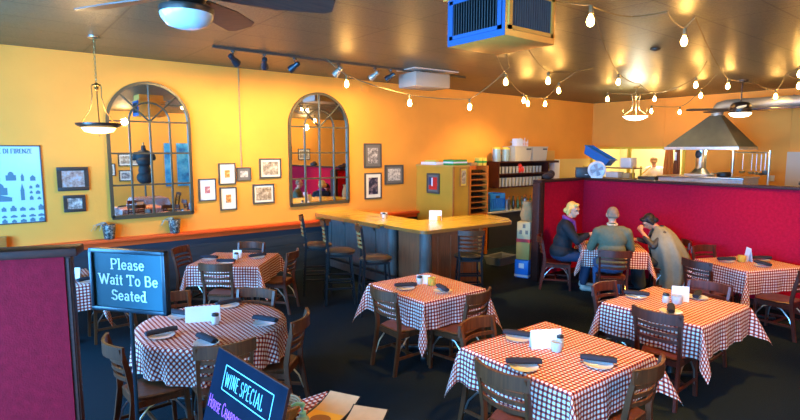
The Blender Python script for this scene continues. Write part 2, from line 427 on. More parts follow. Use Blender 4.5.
partition('red_partition', [(7.66, 5.70), (9.0, 5.70), (9.0, -.6)], 1.80, 'long L-shaped crimson partition wall with dark wood cap behind the diners', [(7.64, 5.70, 0)])
a0 = Vector((.325, 3.25)); dd = Vector((-.94, .342))
partition('red_partition', [tuple(a0), tuple(a0+dd*2.6)], 1.80, 'short maroon partition with dark wood cap at left beside the seating sign', [(a0.x, a0.y, math.atan2(dd.y, dd.x))], .085, .030, 'maroon_dim')

# ------------------------------------------------------------------ chairs
def arc_pts(x0, x1, y, z, sag, n=9, zs=0):
    return [(x0+(x1-x0)*i/(n-1), y-sag*math.sin(PI*i/(n-1)), z+zs*math.sin(PI*i/(n-1))) for i in range(n)]
def chair_maker(m, name='dining_chair'):
    def mk():
        t = empty(name); t['category'] = 'chair'
        s = MB()
        pr = [(-.15,-.20),(.15,-.20),(.195,-.08),(.215,.08),(.20,.19),(.12,.225),(-.12,.225),(-.20,.19),(-.215,.08),(-.195,-.08)]
        s.ring_loft([[Vector((x*.96, y*.96, .425)) for x, y in pr], [Vector((x, y, .435)) for x, y in pr], [Vector((x, y, .448)) for x, y in pr], [Vector((x*.95, y*.95, .456)) for x, y in pr], [Vector((x*.5, y*.5, .449)) for x, y in pr]])
        s.build('seat', m, t)
        for sx in (-1, 1):
            MB().ribbon([(sx*.175, .185, .43), (sx*.185, .195, .2), (sx*.19, .205, 0)], .034, [.036, .032, .028], upv=(0, 1, 0)).build('leg', m, t)
            path = [(sx*.20, -.275, 0), (sx*.192, -.235, .22), (sx*.188, -.205, .42), (sx*.19, -.205, .52), (sx*.195, -.235, .70), (sx*.20, -.275, .875)]
            MB().ribbon(path, .028, [.034, .04, .044, .042, .038, .032], upv=(0, 1, 0)).build('back_post', m, t)
        MB().ribbon(arc_pts(-.225, .225, -.262, .835, .075), .022, .10).build('top_rail', m, t)
        for z, y in ((.745, -.243), (.680, -.232), (.615, -.222)):
            MB().ribbon(arc_pts(-.192, .192, y, z, .05), .014, .030).build('slat', m, t)
        f = MB(); f.box(-.17, .17, -.195, -.175, .375, .425); f.box(-.17, .17, .165, .185, .375, .425)
        for sx in (-1, 1): f.box(sx*.175-.01, sx*.175+.01, -.19, .17, .375, .425)
        f.build('seat_frame', m, t)
        for sx in (-1, 1):
            MB().tube([(sx*.185, .19, .12), (sx*.18, .17, .26), (sx*.175, .10, .36), (sx*.172, 0, .395), (sx*.175, -.10, .36), (sx*.18, -.19, .26), (sx*.187, -.235, .14)], .008, 6).build('side_brace', M['bracket'], t)
        q = MB()
        for sx in (-1, 1): q.ribbon([(sx*.187, .195, .17), (sx*.19, -.245, .17)], .016, .026)
        q.ribbon([(-.19, -.02, .17), (.19, -.02, .17)], .018, .026)
        q.build('stretcher', m, t)
        return t
    return mk
ch = once(chair_maker(M['chair'])); chd = once(chair_maker(M['chair_dark']))
def put(fn, x, y, deg, label, group): return fn((x, y, 0), R(deg-90), label, group)
G = {}
g = 'chairs around the nearest square table'
put(ch, 3.20, 2.70, -88, 'walnut slat-back chair on the far left side of the nearest square table, front centre', g)
put(ch, 2.86, 2.20, 2, 'walnut slat-back chair, back to us, at left front of the nearest square table', g)
put(ch, 3.44, 1.90, 93, 'brown slat-back chair at the bottom edge, right front side of the nearest square table', g)
g = 'chairs at the square table in front of the bar'
put(ch, 3.45, 4.28, 0, 'grey-brown slat-back chair on the left side of the table in front of the bar', g)
put(ch, 3.84, 3.86, 101, 'reddish slat-back chair on the right front side of the table in front of the bar', g)
g = 'chairs around the right-hand square table'
put(chd, 4.93, 2.17, 2, 'dark mahogany chair in front of the right-hand square table, back turned to us', g)
put(chd, 5.16, 2.70, -92, 'dark wooden chair on the far left side of the right-hand square table', g)
put(chd, 5.82, 2.27, 182, 'dark glossy chair on the far right side of the right-hand square table', g)
g = 'chairs around the table by the red wall'
put(chd, 7.50, 2.80, -18, 'dark slat-back chair at the left corner of the table by the red wall', g)
put(chd, 8.34, 3.03, -113, 'chair behind the table by the red wall, only its top rail showing', g)
put(chd, 7.80, 2.10, 84, 'dark chair cut by the right edge, at the table by the red wall', g)
g = 'chairs around the back left table'
put(ch, 2.45, 6.80, 45, 'walnut chair with its back to us in front of the back left table', g)
put(ch, 3.04, 7.60, -135, 'chair behind the back left table against the dark panelling', g)
put(ch, 2.42, 7.84, -48, 'orange-brown chair at the left end of the back left table', g)
put(ch, 3.24, 6.97, 133, 'walnut chair side-on at the right end of the back left table', g)
g = 'chairs around the round table'
put(ch, 1.39, 4.05, 80, 'walnut chair nearest us at the round table, half hidden by the wine board', g)
put(ch, 1.90, 4.22, 135, 'tall walnut chair at the right of the round table', g)
put(ch, 1.93, 4.90, -141, 'chair behind the round table at the right, its top rail catching light', g)
put(ch, 1.40, 5.18, -86, 'chair behind the round table at the left, next to the seating sign', g)
put(ch, .97, 4.36, 3, 'walnut chair at the left of the round table behind the sign pole', g)
put(ch, 1.14, 7.22, 182, 'dark chair at the table behind the left partition, seen between partition and sign', None)

# ------------------------------------------------------------------ tables and cloths
def cloth_square(sx, sy, drop, seed, ripple=.012, tip=1.0, rc=.05):
    rnd = random.Random(seed); ph = [rnd.uniform(0, 6.28) for _ in range(8)]
    hx, hy = sx/2, sy/2; st = .02
    nx = int(round((sx+2*drop)/st)); ny = int(round((sy+2*drop)/st))
    bm = bmesh.new(); uvl = bm.loops.layers.uv.new('UVMap'); grid = []; uvs = {}
    tips = [rnd.uniform(.25, .55) for _ in range(4)]
    for j in range(ny+1):
        row = []
        for i in range(nx+1):
            u = -hx-drop+(sx+2*drop)*i/nx; v = -hy-drop+(sy+2*drop)*j/ny
            du = max(abs(u)-hx, 0); dv = max(abs(v)-hy, 0); su = 1 if u > 0 else -1; sv = 1 if v > 0 else -1
            cu = max(-hx, min(hx, u)); cv = max(-hy, min(hy, v))
            if du == 0 and dv == 0: p = Vector((u, v, 0))
            else:
                r = math.hypot(du, dv); a = math.atan2(dv, du)
                ss = math.sin(2*a) if du > 0 and dv > 0 else 0
                k = (0 if su > 0 else 1)+(0 if sv > 0 else 2)
                w = r*tips[k]*ss
                dl = math.sqrt(max(r*r-w*w, 0))
                f = min(1, r/drop)
                edge = .012*(1-math.exp(-r*30))
                p = Vector((cu, cv, -dl*(1+(tip-1)*ss)))
                if du > 0 and dv == 0:
                    p.x += su*(edge+ripple*f*(1+math.sin(v*19+ph[0])+.5*math.sin(v*41+ph[1])))
                elif dv > 0 and du == 0:
                    p.y += sv*(edge+ripple*f*(1+math.sin(u*18+ph[2])+.5*math.sin(u*37+ph[3])))
                else:
                    ru = ripple*f*(1+math.sin(cv*19+ph[0])+.5*math.sin(cv*41+ph[1])); rv = ripple*f*(1+math.sin(cu*18+ph[2])+.5*math.sin(cu*37+ph[3]))
                    ca, sa = math.cos(a), math.sin(a)
                    p.x += su*((edge+ru)*ca*ca+edge*sa*sa); p.y += sv*((edge+rv)*sa*sa+edge*ca*ca)
                    dg = Vector((su, sv, 0)).normalized(); pp = Vector((su, -sv, 0)).normalized()
                    p += dg*w + pp*(.22*r*math.sin(4*a))*.6
            x = bm.verts.new(p); uvs[x] = (u, v); row.append(x)
        grid.append(row)
    for j in range(ny):
        for i in range(nx):
            f = bm.faces.new((grid[j][i], grid[j][i+1], grid[j+1][i+1], grid[j+1][i]))
            for l in f.loops: l[uvl].uv = uvs[l.vert]
    me = bpy.data.meshes.new('tablecloth'); bm.to_mesh(me); bm.free(); me.materials.append(M['cloth']); me.shade_smooth()
    return me
def cloth_round(rad, drop, seed):
    rnd = random.Random(seed); bm = bmesh.new(); uvl = bm.loops.layers.uv.new('UVMap'); uvs = {}
    n = 160; rr = [0.0001]+[rad*k/12 for k in range(1, 13)]+[rad+drop*k/10 for k in range(1, 11)]
    # cloth is a square of half side S: the edge drops lower at its corners
    rings = []
    for k, r in enumerate(rr):
        ring = []
        for j in range(n):
            th = 2*PI*j/n
            sq = 1/max(abs(math.cos(th-.3)), abs(math.sin(th-.3)))
            if r <= rad: p = Vector((r*math.cos(th), r*math.sin(th), 0)); ru = r
            else:
                q = (r-rad)/drop; dl = drop*q*(1+.55*(sq-1)); ru = rad+dl
                rip = .022*q*(math.sin(th*18+.6)+.4*math.sin(th*31+2)+.5)
                o = rad+.012+rip
                p = Vector((o*math.cos(th), o*math.sin(th), -dl))
            x = bm.verts.new(p); uvs[x] = (ru*math.cos(th), ru*math.sin(th)); ring.append(x)
        rings.append(ring)
    for a, b in zip(rings[:-1], rings[1:]):
        for j in range(n):
            f = bm.faces.new((a[j], a[(j+1) % n], b[(j+1) % n], b[j]))
            for l in f.loops: l[uvl].uv = uvs[l.vert]
    me = bpy.data.meshes.new('tablecloth'); bm.to_mesh(me); bm.free(); me.materials.append(M['cloth']); me.shade_smooth()
    return me
TZ = .755
def table(x, y, deg, sx, sy, drop, seed, label, clabel, rnd_=False, tip=1.15, rc=.0):
    t = empty('dining_table', (x, y, 0), R(deg), label, 'table', 'dining tables under checked cloths')
    top = MB()
    if rnd_: top.lathe([(sx-.004, TZ-.034), (sx-.001, TZ-.02), (sx-.003, TZ-.002)], n=48)
    else: top.box(-sx/2+.003, sx/2-.003, -sy/2+.003, sy/2-.003, TZ-.034, TZ-.002)
    top.build('tabletop', M['chair'], t)
    MB().lathe([(.05, .04), (.038, .10), (.038, .60), (.05, .70)], n=16).build('column', M['black_metal'], t)
    b = MB()
    for k in range(2):
        T = Matrix.Rotation(PI/2*k+PI/4, 4, 'Z')
        b.box(-.36, .36, -.03, .03, .0, .045, mtx=T, bevel=.01)
    b.build('cross_base', M['black_metal'], t)
    MB().box(-.25, .25, -.25, .25, .70, TZ-.035).build('top_bracket', M['black_metal'], t)
    me = cloth_round(sx, drop, seed) if rnd_ else cloth_square(sx, sy, drop, seed, tip=tip)
    c = bpy.data.objects.new('tablecloth', me); C.objects.link(c); c.location = (x, y, TZ+.002); c.rotation_euler = (0, 0, R(deg))
    tag(c, clabel, 'tablecloth', 'red and white checked tablecloths')
    return t
# name: x y rot size
table(3.405, 2.335, -1, 1.06, 1.01, .28, 1, 'square table nearest the camera, under its checked cloth at front centre', 'checked red and white cloth on the nearest square table, front centre')
table(3.93, 4.455, -1, .91, 1.0, .30, 2, 'square table standing in front of the wooden bar', 'checked cloth with long corner point on the table in front of the bar', tip=1.3)
table(5.43, 2.345, -1, 1.06, .97, .30, 3, 'square table at right between the nearest table and the red wall', 'checked cloth on the right-hand table, nearer of the two by the red wall')
table(8.26, 2.62, -23, 1.0, .84, .30, 4, 'table at the far right against the red partition', 'checked cloth on the table set against the red wall at far right', tip=1.3)
table(2.79, 7.31, -42, .98, .95, .28, 5, 'square table set cornerwise near the dark panelling at back left', 'checked cloth on the back left table near the dark panelling', tip=1.25)
table(1.55, 4.67, 0, .64, .64, .27, 6, 'round table beside the seating sign', 'checked cloth draped over the round table', True)
table(.52, 7.45, 0, .98, .98, .30, 7, 'table mostly hidden behind the left partition and the seating sign', 'strip of checked cloth seen between the left partition and the seating sign', tip=1.3)
PX, PY, PA = 8.02, 4.52, R(37)
table(PX, PY, 37, .88, .95, .27, 8, 'small table where three diners eat in the corner of the red partition', 'checked cloth on the table of the three seated diners', tip=1.2)
table(1.23, 2.40, 0, .86, .88, .26, 9, 'foreground table under the wine board and menus at the bottom edge', 'checked cloth under the wine board and menus at the bottom edge')
TT = TZ+.003

# table settings
def mk_plate():
    o = MB().lathe([(.04, 0), (.06, .003), (.100, .014), (.103, .018), (.096, .016), (.06, .007), (.0, .006)], n=28).build('plate', M['china'])
    o['category'] = 'plate'; return o
plate = once(mk_plate)
def mk_napkin():
    b = MB(); L = .125
    pts = [(-L, 0, .028), (-L*.6, .004, .030), (0, -.003, .032), (L*.55, .003, .031), (L, 0, .027)]
    b.tube(pts, [.026, .031, .030, .031, .027], 10, sx=1.15, sy=.72)
    o = b.build('napkin_roll', M['napkin']); o['category'] = 'napkin'; return o
napkin = once(mk_napkin)
def setting(x, y, z, deg, where, big=1.):
    vd = Vector((x, y)).normalized()*.035
    plate((x-vd.x, y-vd.y, z), 0, 'small white plate '+where, 'side plates on the tables', (big,)*3)
    napkin((x, y, z+.012), R(deg), 'navy rolled napkin on plate '+where, 'rolled napkins on plates', (big,)*3)
for a in [
    (3.40, 2.70, TT, -62, 'farthest of three on the nearest square table'), (2.97, 2.30, TT, -40, 'at left front of the nearest square table'), (3.43, 1.99, TT, -58, 'at the right of the nearest square table'),
    (5.38, 2.72, TT, -60, 'at the far left of the right-hand table'), (5.85, 2.30, TT, 15, 'at the far right of the right-hand table'), (5.12, 2.24, TT, 25, 'nearest on the right-hand table'),
    (3.68, 4.52, TT, -25, 'at left on the table in front of the bar'), (3.92, 4.17, TT, 70, 'at right on the table in front of the bar'),
    (1.10, 4.60, TT, 0, 'at far left of the round table'), (1.34, 4.20, TT, -78, 'nearest us on the round table'), (1.37, 5.05, TT, -60, 'on the round table just right of the sign'), (1.86, 5.10, TT, 5, 'farthest back on the round table'), (1.92, 4.37, TT, -62, 'at the right of the round table'),
    (2.48, 7.50, TT, -50, 'at the left of the back left table'), (2.57, 7.09, TT, -40, 'at the front of the back left table'), (3.08, 7.20, TT, 0, 'at the right of the back left table'),
    (.92, 7.10, TT, 20, 'between the left partition and the sign'),
    (8.12, 2.84, TT, -35, 'at the left of the table by the red wall'), (8.60, 2.56, TT, -40, 'at the far side of the table by the red wall'), (8.18, 2.42, TT, 60, 'nearest on the table by the red wall')]:
    setting(*a)

def mk_card(w=.20, h=.13):
    def mk():
        t = empty('table_card'); t['category'] = 'card'
        b = MB(); b.box(-w/2, w/2, -.001, .001, 0, h, mtx=Matrix.Translation((0, -.025, 0)) @ Matrix.Rotation(R(-11), 4, 'X')); b.build('front_leaf', M['card'], t)
        b = MB(); b.box(-w/2, w/2, -.001, .001, 0, h, mtx=Matrix.Translation((0, .025, 0)) @ Matrix.Rotation(R(11), 4, 'X')); b.build('rear_leaf', M['card'], t)
        return t
    return mk
card = once(mk_card())
def mk_jar():
    t = empty('shaker'); t['category'] = 'shaker'
    MB().lathe([(.028, 0), (.034, .006), (.036, .05), (.030, .075)], n=20).build('jar', M['glassware'], t)
    MB().lathe([(.031, .0755), (.033, .08), (.030, .098), (.012, .104)], n=20).build('lid', M['salt_lid'], t); return t
shaker = once(mk_jar)
def mk_cup():
    t = empty('candle_holder'); t['category'] = 'candle holder'
    MB().lathe([(.032, 0), (.040, .01), (.044, .075), (.041, .075), (.037, .012), (0, .010)], n=20, cap=True).build('cup', M['glassware'], t)
    MB().lathe([(.033, .012), (.033, .05), (.003, .055)], n=16).build('candle', M['china'], t); return t
holder = once(mk_cup)
def mk_amb():
    t = empty('drinking_glass'); t['category'] = 'glass'
    MB().lathe([(.030, 0), (.038, .01), (.040, .08), (.037, .08), (.034, .012), (0, .010)], n=20).build('tumbler', M['amber'], t); return t
amber = once(mk_amb)
gc, gs, gh = 'white folded table cards', 'salt and pepper shakers', 'frosted candle cups'
card((3.40, 2.43, TT), R(-30), 'tall white folded card on the nearest square table', gc, (1.25, 1.1, 1.15))
holder((3.405, 2.33, TT), 0, 'frosted cup in front of the card on the nearest square table', gh)
shaker((3.50, 2.37, TT), 0, 'dark-lidded shaker beside the cup on the nearest square table', gs)
card((5.58, 2.36, TT), R(-55), 'white folded card standing on the right-hand table', gc, (.8, 1.2, 1.2))
holder((5.45, 2.33, TT), 0, 'frosted cup on the right-hand table by its card', gh, (1.2, 1.2, 1.1))
shaker((5.40, 2.42, TT), 0, 'dark-lidded shaker on the right-hand table', gs)
card((3.97, 4.55, TT), R(-50), 'small white card on the table in front of the bar', gc, (.8, .8, .8))
amber((4.00, 4.44, TT), 0, 'amber-lit glass on the table in front of the bar', 'drinking glasses', (1.3, 1.3, 1.1))
shaker((3.92, 4.56, TT), 0, 'shaker beside the amber glass in front of the bar', gs)
card((1.50, 4.77, TT), R(-24), 'long white folded card in the middle of the round table', gc, (1.5, 1.0, 1.1))
shaker((1.56, 4.62, TT), 0, 'dark-lidded glass shaker in front of the card on the round table', gs)
card((2.84, 7.36, TT), R(-35), 'white card at the middle of the back left table', gc, (.6, .9, .9))
shaker((2.79, 7.27, TT), 0, 'shaker in front of the card on the back left table', gs)
card((.80, 7.42, TT), R(-35), 'white card seen just right of the left partition', gc, (.9, 1, 1))
card((8.38, 2.66, TT), R(40), 'pale upright card on the table by the red wall', gc, (.7, 1.2, 1.5))
amber((8.26, 2.70, TT), 0, 'yellow-lit glass on the table by the red wall', 'drinking glasses')

# ------------------------------------------------------------------ bar
bar = empty('bar', (5.2, 6.0, 0), 0, 'L-shaped wooden bar with glossy yellow oak top and panelled front', 'bar')
def rel(o, pts): return [(x-o[0], y-o[1]) for x, y in pts]
BO = (5.2, 6.0)
def rounded(poly, r, n=5):
    out = []; m = len(poly)
    for i in range(m):
        p = Vector(poly[i]); a = Vector(poly[i-1]); b = Vector(poly[(i+1) % m])
        rr = min(r, (a-p).length*.45, (b-p).length*.45)
        s = p+(a-p).normalized()*rr; e = p+(b-p).normalized()*rr
        for k in range(n+1):
            t = k/n; q = s*(1-t)**2+p*2*t*(1-t)+e*t*t; out.append((q.x, q.y))
    return out
topA = [(5.12, 9.125), (5.12, 7.0), (6.0, 7.0), (6.03, 9.125)]
topB = rounded([(5.17, 6.995), (5.21, 5.97), (7.16, 5.87), (7.47, 6.25), (7.56, 6.90), (6.8, 6.995)], .12)
o = MB().prism(rel(BO, topA), 1.055, 1.09).build('bar_top', M['bar_top'], bar, angle=30)
MB().prism(rel(BO, topB), 1.055, 1.09).build('bar_top', M['bar_top'], bar, angle=30)
def offs(poly, d):
    c = Vector((sum(p[0] for p in poly)/len(poly), sum(p[1] for p in poly)/len(poly)))
    return [tuple(c+(Vector(p)-c)*(1-d/(Vector(p)-c).length)) for p in poly]
eb = MB(); eb.prism(rel(BO, offs(topB, -.004)), 1.035, 1.086); eb.box(-.085, -.06, 1.0, 3.12, 1.02, 1.086); eb.build('edge_band', M['bar_edge'], bar)
MB().box(.2, .66, .95, 3.12, 0, 1.04).build('side_cabinet', M['bar_daylit'], bar, smooth=False)
MB().box(.22, 1.40, .09, .85, 0, 1.04).build('front_cabinet', M['bar_wood'], bar, smooth=False)
p = MB()
for x in (.42, .70, .98, 1.22): p.box(x-.012, x+.012, .078, .095, .10, 1.0)
p.box(.22, 1.40, .075, .095, .0, .12); p.box(.22, 1.40, .075, .095, .95, 1.04)
p.build('panel_moulding', M['bar_wood'], bar)
MB().box(1.34, 1.42, .05, .13, 0, 1.04, bevel=.008).build('corner_post', M['bar_edge'], bar)
p = MB()
for y in (1.05, 1.5, 2.0, 2.5, 3.0): p.box(.185, .205, y-.03, y+.03, .1, 1.0)
p.box(.185, .205, .95, 3.12, .9, 1.0); p.box(.185, .205, .95, 3.12, 0, .12)
p.build('side_moulding', M['bar_daylit'], bar)
for y in (.14, 1.0): MB().cyl((.20, y, 0), (.20, y, 1.04), .10, n=20).build('column', M['bar_daylit'], bar)
MB().tube([(.05, .5, .22), (.05, 1.5, .22), (.05, 2.9, .22)], .02, 8).build('foot_rail', M['black_metal'], bar)

def stool_maker(seat_z, top_z, seat_mat, slat_mat, name):
    def mk():
        t = empty(name); t['category'] = 'stool'
        MB().lathe([(.19, seat_z-.04), (.225, seat_z-.03), (.23, seat_z), (.19, seat_z+.022), (.0, seat_z+.026)], n=24).build('seat', seat_mat, t)
        MB().box(-.17, .17, -.17, .17, seat_z-.075, seat_z-.04).build('seat_frame', M['black_metal'], t)
        for sx in (-1, 1):
            MB().ribbon([(sx*.15, .15, seat_z-.04), (sx*.185, .21, 0)], .026, .026, upv=(0, 1, 0)).build('leg', M['black_metal'], t)
            MB().ribbon([(sx*.19, -.235, 0), (sx*.165, -.19, seat_z-.05), (sx*.175, -.19, seat_z+.08), (sx*.19, -.235, top_z-.02)], .028, .034, upv=(0, 1, 0)).build('back_post', M['black_metal'], t)
        MB().ribbon(arc_pts(-.20, .20, -.235, top_z-.03, .05), .022, .075).build('top_rail', M['chair'] if slat_mat else M['black_metal'], t)
        n = 4
        for k in range(n):
            z = top_z-.11-k*.062
            MB().ribbon(arc_pts(-.18, .18, -.22+.005*k, z, .045), .014, .030).build('slat', slat_mat or M['black_metal'], t)
        f = MB()
        for z in (.22, .36):
            f.box(-.18, .18, .17, .19, z-.012, z+.012); f.box(-.18, .18, -.225, -.205, z+.05, z+.074)
            for sx in (-1, 1): f.box(sx*.178-.01, sx*.178+.01, -.215, .185, z+.02, z+.044)
        f.build('foot_ring', M['black_metal'], t)
        return t
    return mk
st = once(stool_maker(.80, 1.27, M['cushion'], M['slat_gold'], 'bar_stool'))
st((4.20, 7.42, 0), R(-118), 'tall black bar stool farthest back, nearest the panelled wall', 'bar stools along the side of the bar')
st((4.20, 6.74, 0), R(-118), 'tall black bar stool, middle one along the side of the bar', 'bar stools along the side of the bar')
st((4.32, 5.98, 0), R(-116), 'tall black bar stool nearest us at the front corner of the bar', 'bar stools along the side of the bar')
st2 = once(stool_maker(.70, 1.11, M['black_metal'], M['chair'], 'counter_stool'))
st2((5.84, 5.63, 0), R(52-90), 'black-framed stool with brown slatted back facing the front of the bar', None)
# things on the bar
card((6.24, 6.84, 1.091), R(-40), 'white card standing on the bar top', gc, (1.1, 1.1, 1.3))
def amb2(loc, label): amber(loc, 0, label, 'drinking glasses', (.9, .9, 1.1))
amb2((6.20, 6.70, 1.091), 'yellow candle glass in front of the card on the bar')
nh = empty('napkin_holder', (5.75, 7.70, 1.091), R(-40), 'small napkin holder on the bar top near the wall', 'napkin holder')
MB().box(-.06, .06, -.03, .03, 0, .09).build('napkin_stack', M['card'], nh); [MB().box(-.065, .065, y, y+.006, 0, .07).build('holder_plate', M['slat_gold'], nh) for y in (-.036, .03)]
shaker((5.66, 7.58, 1.091), 0, 'shaker beside the napkin holder on the bar', gs)

# ------------------------------------------------------------------ wall pictures
def shapes(mb, lst, y=-.0245):
    for (x0, x1, z0, z1) in lst: mb.box(x0, x1, y-.001, y, z0, z1)
    return mb
def frame(x0, x1, z0, z1, fm, board, pic, label, fw_=.035, bw=.06, pw=None, wall='back', group='framed pictures on the yellow wall', tilt=0, base=None):
    w, h = x1-x0, z1-z0
    t = empty('picture_frame', (0,0,0), 0, label, 'picture', group)
    if wall == 'back': t.location = ((x0+x1)/2, WA-.001, (z0+z1)/2); t.rotation_euler = (0, R(tilt), 0)
    elif wall == 'front': t.location = ((x0+x1)/2, SY+.001, (z0+z1)/2); t.rotation_euler = (0, 0, PI)
    else: t.location = base[0]; t.rotation_euler = (0, 0, base[1])
    f = MB()
    f.box(-w/2, w/2, -.032, 0, h/2-fw_, h/2, bevel=.004); f.box(-w/2, w/2, -.032, 0, -h/2, -h/2+fw_, bevel=.004)
    f.box(-w/2, -w/2+fw_, -.032, 0, -h/2+fw_, h/2-fw_); f.box(w/2-fw_, w/2, -.032, 0, -h/2+fw_, h/2-fw_)
    f.build('frame', fm, t)
    if board is not None: MB().box(-w/2+fw_*.9, w/2-fw_*.9, -.020, -.006, -h/2+fw_*.9, h/2-fw_*.9).build('mount_board', board, t)
    if pw is None: pw = (w/2-fw_-bw, h/2-fw_-bw)
    MB().box(-pw[0], pw[0], -.024, -.019, -pw[1], pw[1]).build('print', pic, t)
    return t
P_sepia = picture_mat('sepia_street_print', [(.08, .05, .03), (.45, .33, .2), (.75, .66, .48)], 18)
P_bw = picture_mat('monochrome_print', [(.02, .02, .02), (.30, .28, .26), (.78, .74, .68)], 16)
P_city = picture_mat('city_view_print', [(.15, .08, .08), (.40, .30, .25), (.35, .45, .55)], 16)
P_small = picture_mat('orange_figure_print', [(.30, .05, .02), (.75, .30, .05), (.85, .65, .35)], 30)
P_blue = picture_mat('blue_red_figure_print', [(.10, .12, .25), (.55, .15, .12), (.78, .78, .80)], 26)
P_photo = picture_mat('pale_photo_print', [(.05, .05, .05), (.55, .52, .45), (.82, .78, .66)], 22)
P_green = picture_mat('sepia_landscape_print', [(.10, .07, .04), (.42, .35, .25), (.80, .76, .60)], 13)
frame(.87, 1.27, 1.715, 2.065, M['frame_black'], None, P_city, 'black framed city skyline picture just right of the poster', .055, .0)
frame(.93, 1.21, 1.40, 1.65, M['frame_black'], None, P_bw, 'small black framed monochrome picture below the skyline picture', .045, .0)
frame(2.88, 3.18, 1.445, 1.83, M['frame_grey'], M['mat_blue'], P_blue, 'leftmost framed print of the cluster between the mirrors', .022, 0, pw=(.045, .06))
frame(3.23, 3.535, 1.715, 2.09, M['frame_grey'], M['mat_cream'], P_small, 'upright framed print with small orange figure, upper of two', .022, 0, pw=(.045, .065))
frame(3.555, 3.82, 1.77, 2.01, M['frame_grey'], M['mat_grey'], P_photo, 'small grey framed picture where the vertical wall pipe ends', .02, 0, pw=(.07, .055))
frame(3.24, 3.54, 1.265, 1.67, M['frame_grey'], M['mat_cream'], P_small, 'upright framed print with small orange figure, lower of two', .022, 0, pw=(.045, .07))
frame(3.98, 4.41, 1.80, 2.165, M['frame_grey'], M['mat_cream'], P_green, 'landscape print in dark frame, upper of two beside the second mirror', .028, .035)
frame(3.84, 4.26, 1.34, 1.70, M['frame_grey'], M['mat_cream'], P_sepia, 'landscape print in dark frame, lower of two beside the second mirror', .028, .035)
frame(6.29, 6.74, 1.945, 2.46, M['frame_grey'], M['mat_grey'], P_bw, 'upper black framed picture right of the second mirror', .035, .06)
frame(6.30, 6.74, 1.285, 1.84, M['frame_grey'], M['mat_cream'], picture_mat('dark_night_print', [(.01, .01, .015), (.03, .03, .06), (.5, .35, .35)], 9), 'lower black framed picture with cream mount right of the second mirror', .03, .07)
frame(6.83, 7.34, 1.575, 2.0, M['frame_grey'], M['mat_grey'], P_photo, 'dark framed photo nearest the mustard cabinet', .035, .05)
for k, (a, b, c, d) in enumerate(((3.5, 3.85, 1.4, 1.85), (3.95, 4.7, 1.75, 2.2), (3.95, 4.4, 1.2, 1.6), (10.4, 10.9, 1.9, 2.5), (11.2, 11.8, 1.9, 2.4), (9.6, 10.1, 2.3, 2.8))):
    frame(a, b, c, d, M['frame_black'], M['mat_cream'], [P_sepia, P_green, P_bw][k % 3], 'picture on the wall behind the camera, seen only in the arched mirrors', .035, .05, wall='front', group='pictures reflected in the mirrors')
for k, (a, b) in enumerate(((6.0, 6.5), (5.55, 5.75))):
    tag(MB().box(a, b, SY+.002, SY+.04, .95, 2.6).build('canvas', M['blue_canvas']), ['wide blue seascape canvas reflected in the left mirror', 'narrow blue seascape canvas reflected in the left mirror'][k], 'picture')

